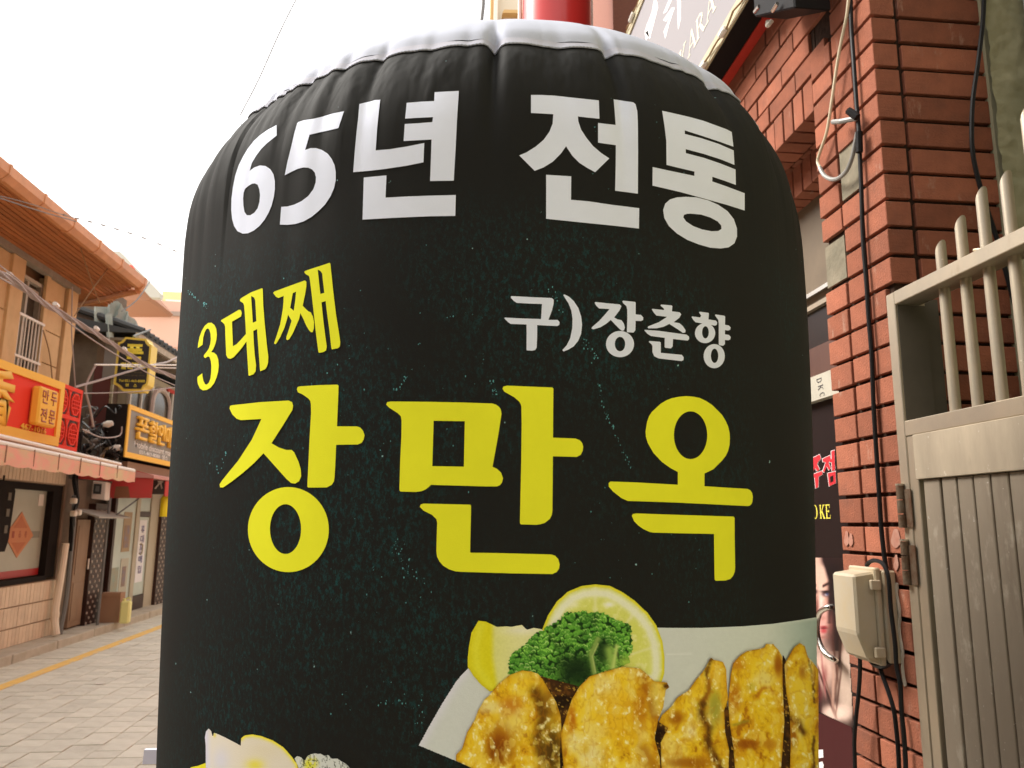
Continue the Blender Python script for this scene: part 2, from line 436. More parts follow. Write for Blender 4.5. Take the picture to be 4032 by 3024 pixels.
# stroke glyphs with serifs for latin letters
SER = {
 'O': None,
 'K': [(0, 0, 0, 1, .17), (.12, .42, .62, 1, .09), (.22, .52, .66, 0, .17), (-.17, .97, .17, .97, .06), (-.17, .03, .17, .03, .06), (.44, .97, .8, .97, .06), (.48, .03, .86, .03, .06)],
 'E': [(0, 0, 0, 1, .17), (-.15, .97, .55, .97, .07), (-.15, .03, .6, .03, .07), (0, .52, .4, .52, .07), (.55, 1, .55, .76, .05), (.6, 0, .6, .26, .05), (.4, .62, .4, .42, .05)],
 'A': [(-.05, 0, .38, 1, .07), (.38, 1, .78, 0, .17), (.1, .33, .6, .33, .06), (-.2, .03, .14, .03, .06), (.58, .03, .98, .03, .06)],
 'R': [(0, 0, 0, 1, .17), (-.17, .97, .3, .97, .07), (.3, .97, .52, .86, .1), (.52, .88, .55, .68, .15), (.55, .7, .36, .53, .12), (.38, .53, 0, .51, .07), (.3, .5, .72, 0, .17), (.6, .03, .92, .03, .06), (-.17, .03, .17, .03, .06)],
 'D': [(0, 0, 0, 1, .16), (-.1, .97, .35, .96, .08), (.35, .96, .62, .75, .12), (.62, .76, .64, .26, .16), (.64, .28, .38, .04, .12), (.38, .04, -.1, .03, .08)],
 'C': [(.72, .82, .5, .96, .09), (.52, .97, .2, .9, .1), (.2, .92, .04, .6, .15), (.04, .62, .08, .25, .16), (.08, .28, .3, .04, .12), (.28, .05, .55, .04, .09), (.53, .04, .74, .2, .08)],
}
def glyph(name, ch, X, y0, z0, h, w, m, parent, flip=-1, rot=0, th=0.0006):
    """letter printed on a plane x = X, reading towards -y, seen from -x"""
    b = MB(); k = 0
    def P(u, v, t):
        if rot: u, v = v - 0.5, -u + 0.5
        return (X - t, y0 + flip * u * w, z0 + v * h)
    if ch == 'O':
        n = 28; vs = []; fs = []
        for i in range(n):
            a = 2 * PI * i / n
            vs += [P(.42 + .46 * math.cos(a), .5 + .52 * math.sin(a), th), P(.42 + .27 * math.cos(a), .5 + .46 * math.sin(a), th)]
        for i in range(n):
            j = (i + 1) % n; fs.append((2 * i, 2 * j, 2 * j + 1, 2 * i + 1))
        b.add(vs, fs)
    else:
        for (u0, v0, u1, v1, t) in SER[ch]:
            d = np.array([u1 - u0, v1 - v0]); d = d / np.hypot(*d); n_ = np.array([-d[1], d[0]]) * t / 2
            k += 1; q = th + k * 0.00004
            b.add([P(u0 + n_[0], v0 + n_[1], q), P(u1 + n_[0], v1 + n_[1], q), P(u1 - n_[0], v1 - n_[1], q), P(u0 - n_[0], v0 - n_[1], q)], [(0, 1, 2, 3)])
    return b.build(name, m, parent)
INKY = mat('yellow_ink', (0.75, 0.66, 0.08), 0.5); INKR = mat('red_ink', (0.55, 0.02, 0.03), 0.5); INKW = mat('white_ink', (0.75, 0.72, 0.7), 0.5)
INKB = mat('black_ink', (0.02, 0.02, 0.03), 0.5)
for i, (ch, a) in enumerate((('R', 2.437), ('O', 2.392), ('K', 2.342), ('E', 2.304))):
    glyph('letter', ch, XD - 0.004, a, 1.523, 0.042, 0.034 if ch != 'E' else 0.036, INKY, po)
for i, (ch, zz) in enumerate((('D', 1.943), ('K', 1.928), ('C', 1.911))):
    q_ = onX(3226 + i * 6, 1502 + i * 27, XD - 0.03); glyph('letter', ch, XD - 0.03, q_[1], q_[2], 0.016, 0.030, INKB, dk, rot=1)
def poly_on(name, fn, pts, m, parent, off=0.0, holes=()):
    """flat piece traced on a plane and laid on it"""
    me = bpy.data.meshes.new(name); vs = [Vector(p) for p in pts]; edges = []; all_v = list(vs); 
    def ring(k, n): return [(k + i, k + (i + 1) % n) for i in range(n)]
    edges += ring(0, len(vs))
    for h in holes:
        edges += ring(len(all_v), len(h)); all_v += [Vector(p) for p in h]
    r = delaunay_2d_cdt(all_v, edges, [], 2, 1e-6)
    P = [tuple(fn(v[0], v[1])) for v in r[0]]
    me.from_pydata(P, [], [tuple(f) for f in r[2]]); me.update()
    return link(name, me, m, parent)
def crop(ox, oy, s): return lambda pts: [(ox + x / s, oy + y / s) for x, y in pts]
c7 = crop(3150, 1300, 1.952)
JJ = [[(92, 985), (150, 955), (160, 985), (140, 1010), (130, 1030), (150, 1070), (132, 1085), (115, 1060), (95, 1098)],
      [(92, 1110), (170, 1082), (172, 1108), (142, 1125), (140, 1205), (120, 1215), (112, 1130), (92, 1138)],
      [(172, 990), (230, 962), (236, 985), (218, 1020), (236, 1065), (220, 1075), (205, 1045), (185, 1095), (175, 1082), (198, 1015), (176, 1012)],
      [(240, 930), (264, 922), (268, 1075), (245, 1080), (243, 1015), (228, 1015), (228, 995), (242, 990)],
      [(212, 1100), (272, 1085), (274, 1175), (224, 1200)]]
def grow(p, k):
    c = np.mean(p, 0); q = []
    n = len(p)
    for i in range(n):
        a, b, d = np.array(p[i - 1]), np.array(p[i]), np.array(p[(i + 1) % n])
        e1 = (b - a) / np.hypot(*(b - a)); e2 = (d - b) / np.hypot(*(d - b)); m_ = np.array([e1[1], -e1[0]]) + np.array([e2[1], -e2[0]])
        m_ = m_ / max(np.hypot(*m_), .5); q.append(tuple(b + m_ * k))
    ar = lambda z: sum(z[i - 1][0] * z[i][1] - z[i][0] * z[i - 1][1] for i in range(n))
    if abs(ar(q)) < abs(ar(p)) and k > 0: return grow(p, -k)
    return q
for k, p in enumerate(JJ):
    poly_on('letter', lambda x, y: onX(x, y, XD - 0.0045 - k * .0001), c7(grow(p, 4.5)), INKW, po)
    hol = [c7([(228, 1122), (256, 1112), (258, 1162), (232, 1175)])] if k == 4 else ()
    poly_on('letter', lambda x, y: onX(x, y, XD - 0.0054 - k * .0001), c7(p), INKR, po, holes=hol)
poly_on('letter', lambda x, y: onX(x, y, XD - 0.0065), c7([(230, 1126), (255, 1115), (256, 1160), (233, 1172)]), bpy.data.materials['poster_black'], po)
c4 = crop(3150, 2100, 1.796)
# the portrait printed on the lower poster, painted point by point
def painted(name, fn, bx, step, poly, paint, m, parent):
    xs = np.arange(bx[0], bx[2] + step, step); ys = np.arange(bx[1], bx[3] + step, step)
    X, Y = np.meshgrid(xs, ys); ok = inside(X, Y, poly)
    idx = -np.ones(X.shape, int)
    q = ok[:-1, :-1] & ok[1:, :-1] & ok[:-1, 1:] & ok[1:, 1:]
    use = np.zeros(X.shape, bool)
    use[:-1, :-1] |= q; use[1:, :-1] |= q; use[:-1, 1:] |= q; use[1:, 1:] |= q
    idx[use] = np.arange(use.sum()); px, py = X[use], Y[use]
    P = [fn(a, b) for a, b in zip(px, py)]
    J, I = np.nonzero(q)
    F = np.stack([idx[J, I], idx[J + 1, I], idx[J + 1, I + 1], idx[J, I + 1]], 1)
    me = bpy.data.meshes.new(name); me.from_pydata([tuple(map(float, p)) for p in P], [], F.tolist()); me.update()
    set_ink(me, paint(px, py))
    return link(name, me, m, parent)
def face_paint(px, py):
    x = (px - 3150) * 1.796; y = (py - 2100) * 1.796
    rgb = np.zeros((len(x), 3)) + np.array([0.20, 0.12, 0.11])
    def lay(c, a):
        nonlocal rgb
        a = np.clip(a, 0, 1)[:, None]; rgb = rgb * (1 - a) + np.array(c) / 255.0 * a
    def g(cx, cy, rx, ry, p=2): return np.exp(-(((x - cx) / rx) ** 2 + ((y - cy) / ry) ** 2) ** (p / 2))
    lay((232, 200, 184), 1.25 * g(120, 400, 115, 330, 6)); lay((205, 160, 145), .8 * g(200, 520, 26, 170, 3))
    lay((228, 180, 172), g(110, 640, 90, 190, 4))
    lay((232, 205, 190), g(160, 960, 120, 200, 3))
    lay((210, 190, 175), g(330, 1020, 80, 330, 6)); lay((238, 214, 200), g(250, 1270, 120, 70, 4))
    lay((34, 20, 24), 1.6 * np.exp(-((x - 250 - (y < 330) * (y - 330) * .28) / 46) ** 4) * (y < 640)); lay((60, 34, 34), 1.2 * np.exp(-((x - 258) / 26) ** 2) * (y > 560) * (y < 830)); lay((48, 28, 30), g(215, 190, 60, 45, 3))
    lay((110, 60, 50), 0.7 * g(120, 555, 12, 110)); lay((240, 225, 215), .8 * g(150, 480, 14, 80))
    lay((60, 34, 34), 1.1 * np.exp(-((y - (372 - (x - 165) * .5)) / 9) ** 2) * (x > 160) * (x < 225))
    lay((70, 38, 38), np.exp(-((y - (360 + (x - 100) * .5)) / 9) ** 2) * (x < 118))
    lay((70, 45, 52), g(190, 428, 34, 20, 3)); lay((225, 215, 220), g(186, 434, 14, 9)); lay((60, 80, 120), g(192, 428, 9, 9, 3)); lay((30, 15, 20), g(188, 412, 34, 7))
    lay((60, 40, 48), g(104, 412, 18, 16, 3))
    lay((165, 70, 75), g(170, 664, 26, 11, 3)); lay((200, 95, 100), g(168, 690, 22, 17, 3)); lay((110, 40, 45), g(168, 673, 24, 4))
    lay((175, 120, 110), .7 * g(165, 735, 30, 10)); lay((190, 140, 128), .6 * g(160, 600, 24, 20))
    lay((150, 100, 92), .8 * g(220, 640, 18, 120)); 
    hair = 0
    for hx, hy, sl_, wd, c in ((300, 640, -.04, 16, (150, 112, 92)), (285, 800, -.05, 9, (70, 42, 34)), (250, 900, .12, 7, (96, 62, 50)), (262, 1000, -.1, 6, (120, 84, 70)),
                               (180, 1100, .35, 8, (70, 36, 34)), (205, 1120, .3, 5, (150, 110, 96)), (235, 1080, -.02, 12, (205, 172, 156)), (135, 1180, .05, 14, (60, 22, 26)), (165, 1000, .1, 6, (190, 130, 128)), (275, 1100, -.12, 6, (110, 76, 64))):
        lay(c, np.exp(-((x - hx - sl_ * (y - hy)) / wd) ** 2) * np.exp(-((y - hy) / 170) ** 4))
    lay((120, 45, 50), .8 * g(120, 1140, 40, 60, 3)); lay((130, 60, 60), .5 * g(178, 1000, 20, 70))
    lay((70, 20, 22), (y > 1285 + (x - 160) * 0.47) * 1.0)
    return np.clip(rgb + (fbm(x, y, 14, 3)[:, None] - .5) * 0.05, 0, 1) ** 1.35 * .92
INK = attr_mat('printed_paper', 0.4)
painted('printed_portrait', lambda a, b: onX(a, b, XD - 0.0052), (3195, 2190, 3362, 2870), 3.0,
        [(3100, 2195), (3325, 2195), (3362, 2870), (3215, 2800), (3100, 2750)], face_paint, INK, po)
poly_on('maroon_band', lambda x, y: onX(x, y, XD - 0.0052), [(3100, 2776), (3219, 2805), (3352, 2862), (3380, 3060), (3100, 3060)], mat('maroon_print', (0.05, 0.010, 0.010), 0.6, spec=.15), po)
for zz, pts in ((0, [(130, 1530), (162, 1530), (165, 1585), (132, 1590)]), (1, [(134, 1620), (158, 1612), (168, 1640), (165, 1659), (136, 1665)])):
    poly_on('letter', lambda x, y: onX(x, y, XD - 0.006 - zz * .0002), c4(pts), INKW, po, holes=[c4([(140, 1545), (154, 1545), (155, 1556), (141, 1556)])] if zz == 0 else ())
hp = [onX(3150 + x / 1.796, 2100 + y / 1.796, XD - o) for x, y, o in ((262, 905, .0), (248, 893, .035), (200, 868, .05), (155, 815, .055), (125, 730, .056), (120, 640, .056), (138, 565, .055), (185, 528, .05), (225, 520, .035), (240, 520, 0))]
MB().tube(spline(hp, 6), 0.0085, 12).build('handle', CHROME, door, smooth=True)

# neighbour: plastered strip and pale cladding
nb = thing('plastered_building', 'olive plastered wall edge with pale grey cladding at the far right', 'building', (1.6, 1.0, 0))
def rough_sheet(name, x0, x1, z0, z1, Y, m, parent, amp, step=0.006):
    xs = np.arange(x0, x1, step); zs = np.arange(z0, z1, step); X, Zg = np.meshgrid(xs, zs)
    h = (fbm(X.ravel() * 100, Zg.ravel() * 60, 9, 5, 4) - .5) * amp + (fbm(X.ravel() * 100, Zg.ravel() * 100, 2.2, 9, 3) - .5) * amp * .4
    n, mth = X.shape
    edge = 0.012 * (fbm(Zg.ravel() * 100, Zg.ravel() * 0, 5, 2) - .5)
    xx = X.ravel() + np.where(X.ravel() < x0 + step * 1.5, edge, 0)
    vs = np.stack([xx, Y - h, Zg.ravel()], 1)
    F = [(j * mth + i, j * mth + i + 1, (j + 1) * mth + i + 1, (j + 1) * mth + i) for j in range(n - 1) for i in range(mth - 1)]
    me = bpy.data.meshes.new(name); me.from_pydata(vs.tolist(), [], F); me.update()
    for p in me.polygons: p.use_smooth = True
    return link(name, me, m, parent)
rough_sheet('plaster_coat', 1.302, 1.62, 1.2, 3.3, 1.575, PLASTER, nb, 0.02)
MB().box((1.304, 1.592, 0), (2.2, 1.75, 3.6)).build('plaster_wall', PLASTER, nb)
CLAD = mat('pale_cladding', (0.42, 0.44, 0.42), 0.35)
MB().box((1.388, 1.50, 2.592), (1.7, 1.56, 2.80)).build('cladding_panel', CLAD, nb, bevel=.002)
MB().box((1.392, 1.50, 2.30), (1.7, 1.56, 2.588)).build('cladding_panel', CLAD, nb, bevel=.002)
MB().box((1.383, 1.50, 2.805), (1.7, 1.56, 3.1)).build('cladding_panel', CLAD, nb, bevel=.002)
MB().box((1.03, -8.0, 0), (3.2, 1.10, 6.5)).build('side_blocker', PLASTER, nb)  # unseen wall, made tall and near to keep the alley bricks dark
MB().box((1.75, 1.11, 0), (3.2, 1.57, 6.0)).build('back_wall', PLASTER, nb)

rb = thing('rear_blocker', 'unseen plain block added behind the viewpoint to cut sky light', 'building', (-2, -6.5, 0))  # unseen block, added to hold back sky light from behind the camera
MB().box((-4.4, -12, 0), (1.0, -6.2, 7.0)).build('wall', mat('rear_render', (.35, .31, .26), .9, noise=.1, nscale=.7), rb)
for i in range(3):
    for j in range(2): MB().box((-3.9 + i * 1.7, -6.205, 1.2 + j * 2.9), (-2.9 + i * 1.7, -6.17, 2.6 + j * 2.9)).build('window', bpy.data.materials['dark_inner_metal'], rb)

# sign board above the doorway
XB = 0.91
sb = thing('sign_board', 'long pale karaoke sign board with red rail fixed to the brick wall above the doorway', 'sign', (0.95, 3.0, 3.05))
zt = onX(2467, 139, XB)[2]; zb = onX(2784, 273, XB)[2]
FACE = mat('board_face', (0.33, 0.31, 0.32), 0.8, spec=0.05); FRM = mat('cream_board_frame', (0.50, 0.44, 0.29), 0.6, spec=.2)
Ye = 4.6
MB().box((XB + .002, 1.55, zb + 0.04), (XB + 0.10, Ye, zt)).build('board_panel', FACE, sb)
MB().box((XB - .006, 1.55, zb + 0.002), (XB + .0015, Ye, zb + 0.055)).build('board_frame', FRM, sb)
MB().box((XB - .006, 1.55, zt - 0.045), (XB + .0015, Ye, zt)).build('board_frame', FRM, sb)
MB().box((XB + .002, 1.55, zb), (XF - 0.036, Ye, zb + 0.038)).build('board_underside', BLACKP, sb)
MB().box((XF - 0.035, 1.585, zb - 0.004), (XF - 0.001, Ye, zb + 0.03)).build('red_rail', REDM, sb)
CREAM = mat('cream_lettering', (0.80, 0.74, 0.58), 0.6, spec=.2); WH = mat('white_lettering', (0.92, 0.9, 0.88), 0.4)
cb = crop(1850, 0, 2.011)
# latin word reading towards the street end
p0 = onX(2690, 200, XB); hgt = 0.13
for i, ch in enumerate('KARAOKE'):
    glyph('letter', ch, XB + .0015, 2.685 - i * 0.1, 3.242, .088, 0.088, CREAM, sb)
for k, p in enumerate(([(1470, -60), (1490, 60), (1425, 310), (1385, 250), (1400, 200), (1440, 100)], [(1385, 260), (1410, 240), (1420, 290), (1395, 320)], [(1530, 160), (1600, 60), (1622, 60), (1575, 200), (1548, 308), (1535, 250), (1590, 120), (1555, 170)],
                       [(1600, -60), (1625, -60), (1560, 90), (1530, 110)], [(1640, -80), (1672, -60), (1670, 150), (1650, 238), (1645, 150)])):
    poly_on('letter', lambda x, y: onX(x, y, XB + .0012), cb(p), WH, sb)
def beads(y0, y1, z):
    b = MB(); y = y0; k = 0
    pts = [(XB - .014 + .004 * math.sin(t * 2.1), y0 + (y1 - y0) * t / 60, z + .006 * math.sin(t * 1.3)) for t in range(61)]
    return MB().tube(pts, .0035, 5)
beads(1.6, 4.4, zb + .012).build('light_string', mat('string_cable', (.35, .22, .10), .6), sb)
beads(2.4, 4.5, zt - .012).build('light_string', bpy.data.materials['string_cable'], sb)
LED = mat('led_module', (0.8, 0.78, 0.7), 0.3)
for i in range(12):
    y_ = 1.62 + i * .19
    MB().box((XB - .024, y_, zb + .002), (XB - .006, y_ + .045, zb + .022)).build('led_module', LED, sb, bevel=.004)
for i in range(8):
    y_ = 2.5 + i * .27
    MB().box((XB - .024, y_, zt - .022), (XB - .006, y_ + .07, zt - .006)).build('led_module', LED, sb, bevel=.004)
# floodlight under the board
a, b_ = onX(2995, 55, 0.90), onX(3150, 40, 0.90)
fl = thing('floodlight', 'black floodlight box mounted at the near end of the red rail', 'floodlight', tuple(a))
MB().hexa([(0.885, a[1] + .01, a[2] - .004), (0.885, b_[1], b_[2] + .005), (0.985, b_[1], b_[2] + .005), (0.985, a[1] + .01, a[2] - .004)],
          [(0.885, a[1] + .01, a[2] + .11), (0.885, b_[1], b_[2] + .12), (0.985, b_[1], b_[2] + .12), (0.985, a[1] + .01, a[2] + .11)]).build('housing', BLACKP, fl, bevel=.004)
m_ = onX(3068, 30, .885)
MB().tube([m_ + np.array([-.012, .016, 0]), m_ + np.array([-.012, -.016, 0])], .005, 8).build('bolt', CHROME, fl)
m_ = onX(2990, 25, .885); MB().tube([m_, m_ + np.array([0.0, .03, .004])], .006, 8).build('bolt', CHROME, fl)
m_ = onX(3040, 80, .985)
MB().tube(spline([m_, m_ + np.array([-.01, .01, -.012]), m_ + np.array([-.004, .02, .01])], 4), .007, 6).build('caulk_blob', CAULK, fl)

# cables on the pillar
def cable(name, label, pts, r, m, X=1.0, cat='cable', seg=8):
    P = [onX(x, y, X - (o[0] if o else 0)) for x, y, *o in pts]
    t = thing(name, label, cat, tuple(P[0]))
    MB().tube(spline(P, 6), r, seg).build('sheath', m, t, smooth=True); return t
t = cable('cable', 'black cable running down the pillar from the top and spliced halfway into the box', [(3349, -40), (3352, 100), (3362, 250), (3372, 400), (3382, 520), (3386, 620), (3392, 760), (3396, 900), (3402, 1000), (3412, 1120), (3420, 1250), (3432, 1400), (3440, 1600), (3452, 1800), (3462, 1950), (3470, 2080), (3482, 2190), (3490, 2240)], 0.0052, BLACKR, X=1.008)
MB().tube([onX(3382, 520, 1.0), onX(3384, 600, 1.0)], .0085, 8).build('splice_tape', BLACKP, t)
MB().tube([onX(3376, 462, .998), onX(3340, 435, .985)], .009, 8).build('cable_end', BLACKR, t)
MB().tube([onX(3372, 466, 1.0), onX(3310, 478, .985), onX(3280, 480, .985)], .0065, 8).build('cable_end', GREYR, t)
t = cable('cable', 'cream cable hanging in a long loop beside the black pillar cable', [(3345, -40), (3334, 60), (3315, 150), (3295, 260), (3275, 400), (3255, 520), (3225, 610), (3220, 640), (3232, 665)], 0.0042, CREAMR, X=1.0)
t = cable('cable', 'short grey cable loop joining the cream cable to the black one', [(3228, 660), (3245, 690), (3275, 706), (3305, 700), (3335, 670), (3355, 620), (3368, 560), (3376, 520)], 0.0055, GREYR, X=.998)
t = cable('wire_stub', 'frayed wire stub poking from the bricks near the floodlight', [(3252, 0), (3250, 12), (3235, 22), (3222, 30), (3205, 42)], .003, CREAMR, X=1.012, cat='wire')
t = thing('cable', 'black cable drooping across the dark bricks behind the gate', 'cable', tuple(onY(3878, 0, 1.57)))
MB().tube(spline([onY(x, y, 1.565) for x, y in ((3876, -40), (3870, 80), (3852, 240), (3832, 380), (3826, 500), (3830, 600), (3850, 700), (3885, 820), (3925, 940), (3955, 1050), (3990, 1180), (4030, 1330), (4080, 1500))], 6), .0052, 8).build('sheath', BLACKR, t, smooth=True)

# switch box
bx = thing('switch_box', 'weathered beige plastic switch box with black cables on the brick pillar', 'box', (0.97, 1.78, 1.3))
c3 = lambda x, y, X: onX(3100 + x / 1.476, 1900 + y / 1.476, X)
XBX = 0.93
yn, yf_ = c3(395, 700, XBX)[1], c3(270, 700, XBX)[1]
zt_, zb_ = c3(330, 520, XBX)[2], c3(430, 1040, XBX)[2]
zk = c3(300, 850, XBX)[2]
pr = [(XBX, zt_ - .004), (XBX, zk), (XBX + .022, zb_), (XF - .04, zb_ - .004), (XF - .04, zt_ + .004)]
lid = MB().prism(pr, 1, yn, yf_)
# order for prism along y: poly is (x, z)
lid.build('lid', BOXP, bx, bevel=.005)
MB().box((XF - .045, yn - .008, zb_ - .01), (XF - .030, yf_ + .008, zt_ + .012)).build('rim', BOXP, bx, bevel=.003)
MB().box((XF - .030, yn - .016, zb_ - .004), (XF, yf_ + .004, zt_ + .006)).build('base', BOXP, bx, bevel=.003)
for zz in (zt_ - .025, zb_ + .018):
    MB().box((XF - .058, yn - .014, zz - .011), (XF - .034, yn - .005, zz + .011)).build('latch', BOXP, bx, bevel=.002)
pts = [(XF - .001, yn - .019 + .0025 * math.sin(i * .7), zt_ - .02 - i * .009) for i in range(25)]
MB().tube(pts, [.0028 + .0016 * random.random() for i in range(25)], 6).build('sealant', CAULK, bx, smooth=True)
me_t = place_text('embossed_lettering', 'SEOKJIN', (XBX + .009, (yn + yf_) / 2 - .004, zk - .019), (0, -1, 0), (.55, 0, 1) if False else (0.4, 0, -1.0), .045, -.010, mat('embossed', (.38, .33, .26), .6), bx, .01, .0006)
t = cable('cable', 'black cable looping over the top of the switch box', [(3412, 2228), (3425, 2212), (3445, 2207), (3470, 2215), (3488, 2240), (3500, 2290), (3508, 2400), (3524, 2530), (3530, 2620), (3545, 2700), (3550, 2800), (3560, 2900), (3566, 3000), (3566, 3080)], .0048, BLACKR, X=.985)
t = cable('cable', 'black cable leaving the left underside of the switch box', [(3386, 2590), (3386, 2650), (3380, 2740), (3370, 2830), (3364, 2920), (3366, 3000), (3368, 3080)], .0048, BLACKR, X=.985)
t = cable('cable', 'black cable slanting down from the middle of the switch box', [(3462, 2615), (3475, 2660), (3500, 2730), (3520, 2800), (3530, 2880), (3537, 2960), (3542, 3080)], .0048, BLACKR, X=.995)
MB().tube(spline([onX(x, y, .995) for x, y in ((3430, 2600), (3450, 2618), (3480, 2622), (3505, 2605))], 5), .007, 8).build('cable_gland', BLACKR, t, smooth=True)

# gate
XG = 1.0
gt = thing('metal_gate', 'beige metal gate with slatted lower panel and slant-cut tube bars above', 'gate', (1.02, 1.2, 0))
def gp(x, y): return onX(3000 + x / 1.659, 900 + y / 1.659, XG)
yA, yB = gp(808, 440)[1], gp(860, 425)[1]
zR1, zR0 = 2.0135, 1.984; mzt_ = gp(912, 1262)[2]
MB().box((XG, yB, 0), (XG + 0.072, yA, gp(808, 440)[2])).build('gate_post', STEEL, gt, bevel=.0015)
MB().box((XG + .006, yB - .0016, mzt_ + .001), (XG + .0715, yB - .0001, 1.983)).build('post_shade_sheet', DARKMET, gt)  # thin dark sheet that deepens the shade on the post's camera side
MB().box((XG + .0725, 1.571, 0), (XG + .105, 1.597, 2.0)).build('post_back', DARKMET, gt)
MB().box((XG, 1.105, zR0), (XG + 0.06, yB - .0005, zR1)).build('top_rail', STEEL, gt, bevel=.0015)
mzt, mzb = gp(912, 1262)[2], gp(918, 1360)[2]
MB().box((XG, 1.105, mzb), (XG + 0.06, yB - .0005, mzt)).build('middle_rail', STEEL, gt, bevel=.0015)
pzb = gp(1005, 1640)[2]; yC = gp(993, 1350)[1]
MB().box((XG + .002, yC + .0005, 0), (XG + .04, yB - .0005, mzb - .001)).build('gate_stile', STEEL, gt, bevel=.0015)
MB().box((XG - .004, 1.105, pzb), (XG + .03, yC, mzb - .001)).build('plate', PANEL, gt, bevel=.001)
MB().box((XG + .012, 1.105, 0), (XG + .02, yC - .012, pzb + .002)).build('panel_back', BLACKP, gt)
ys0 = onX(3100 + 885 / 1.476, 1920, XG)[1]; pit = 0.0462
sm = None
for i in range(-1, 7):
    yy = ys0 - (i + 1) * pit
    if i == -1:
        MB().box((XG + .003, yy + .004, 0.15), (XG + .018, yC - .014, pzb - .001)).build('slat', SLAT, gt, bevel=.0015); continue
    if sm is None:
        o = MB().box((XG + .003, 0, 0.15), (XG + .018, pit - .0045, pzb - .001)).build('slat', SLAT, gt, bevel=.0015); sm = o.data
    else: o = link('slat', sm, SLAT, gt)
    o.location = (random.uniform(-.0005, .0005), yy, 0)
tops = [(1700, 1310), (1815, 1175), (1940, 1015), (2068, 930), (2212, 925)]
bys = [gp(1103, 470)[1], gp(1232, 420)[1], gp(1388, 330)[1], gp(1548, 250)[1]]
bp_ = (bys[0] - bys[3]) / 3
for i in range(5):
    yy = bys[0] - i * bp_
    if i < 4:
        x, y = tops[i]; zt2 = onX(2400 + x / 1.355, y / 1.355, XG + .03)[2]
    else: zt2 = 2.26 + .02 * math.sin(i)
    r = .0108; n = 14; vs = []; fs = []
    for (z, sl_) in ((mzt + .0005, 0), (zt2 - .02, 1)):
        for rr in (r, r - .0016):
            for j in range(n):
                a = 2 * PI * j / n
                vs.append((XG + .032 + rr * math.cos(a), yy + rr * math.sin(a), z - sl_ * (rr * math.sin(a)) * 1.5))
    for j in range(n):
        k = (j + 1) % n
        fs += [(j, k, 2 * n + k, 2 * n + j), (n + j, 3 * n + j, 3 * n + k, n + k), (2 * n + j, 2 * n + k, 3 * n + k, 3 * n + j)]
    MB().add(vs, fs).build('bar', STEEL, gt, smooth=True)
cx = np.array([XG + .032, bys[2], zR1 + .006])
MB().tube([cx + np.array([.021 * math.cos(a) , .021 * math.sin(a), .006 * math.sin(a)]) for a in np.linspace(0, 2 * PI, 25)], .0028, 6).build('wire_tie', CREAMR, gt, smooth=True)
for (za, zb2) in ((1.587, 1.497), (1.470, 1.379)):
    for q in range(3):
        h = (za - zb2) / 3
        MB().tube([(XG - .006, yA - .006, zb2 + q * h + .001), (XG - .006, yA - .006, zb2 + (q + 1) * h - .001)], .0085, 12).build('hinge_knuckle', RUST, gt, smooth=True)
    MB().box((XG - .003, yB - .006, zb2 + .002), (XG - .0005, yA - .008, za - .008)).build('hinge_leaf', RUST, gt)
    MB().tube([(XG - .006, yA - .006, za), (XG - .006, yA - .006, za + .004)], .009, 12).build('hinge_cap', STEEL, gt, smooth=True)

# stains of old glue on the bricks
for k, (x, y, w, h) in enumerate(((3333, 2120, 9, 30), (3350, 2125, 8, 26), (3527, 2120, 18, 38), (3528, 2215, 9, 32))):
    o = poly_on('glue_mark', lambda a, b: onX(a, b, XF - .0022), [(x + w * math.cos(t) * (1 + .2 * math.sin(3 * t)), y + h * math.sin(t)) for t in np.linspace(0, 2 * PI, 18)[:-1]], mat('glue_stain', (.42, .22, .16), .7, color2=(.36, .15, .1), nscale=60), bld)
# ------------------------------------------------------------------ inflatable advertising column
D_, LAT, TX, TY, ZS0, SA, SN, SM, TP, BUL, KZ, KY, TQ = 1.3277, -0.0272, 0.005, 0.0086, 1.9848, 0.2813, 1.8901, 1.4563, 0.0001, 0.1835, 0.0352, 0.0174, -0.0726
AX = HD * D_ + RT * LAT
sg = thing('inflatable_sign', 'tall black inflatable column with white and yellow Korean lettering, food pictures and a white cap', 'inflatable sign', (float(AX[0]), float(AX[1]), 0))
rs = np.random.default_rng(5)
PIN = [(0.2, .017, .75, .09), (16.6, .011, .8, .12), (-16, .008, 1.0, .11), (37, .011, 1.2, .12), (8.5, .0045, 2.5, .16), (-29, .005, 1.4, .12), (48, .006, 1.6, .10), (-40, .0035, 1.4, .12), (28, .004, 1.5, .14), (-8, .003, 1.6, .08), (60, .005, 1.6, .10), (-51, .003, 1.4, .12), (-63, .003, 1.4, .1), (72, .004, 2, .1)]
PIN += [(a, .004, 2.2, .10) for a in np.arange(80, 285, 11.5)]
RUF = [(rs.uniform(-85, 85), rs.uniform(.0006, .0018), rs.uniform(.5, 1.3), rs.uniform(.04, .12)) for _ in range(60)] + \
      [(rs.uniform(-80, -22), rs.uniform(.0018, .0042), rs.uniform(.5, 1.0), rs.uniform(.09, .19)) for _ in range(22)] + \
      [(rs.uniform(22, 75), rs.uniform(.001, .0025), rs.uniform(.8, 1.6), rs.uniform(.08, .2)) for _ in range(16)]
def zseam(phi):
    return 2.037 + 0.04 * (1 - np.cos(np.radians(np.clip(np.abs(phi), 0, 80))))* (1 - .0 * phi)
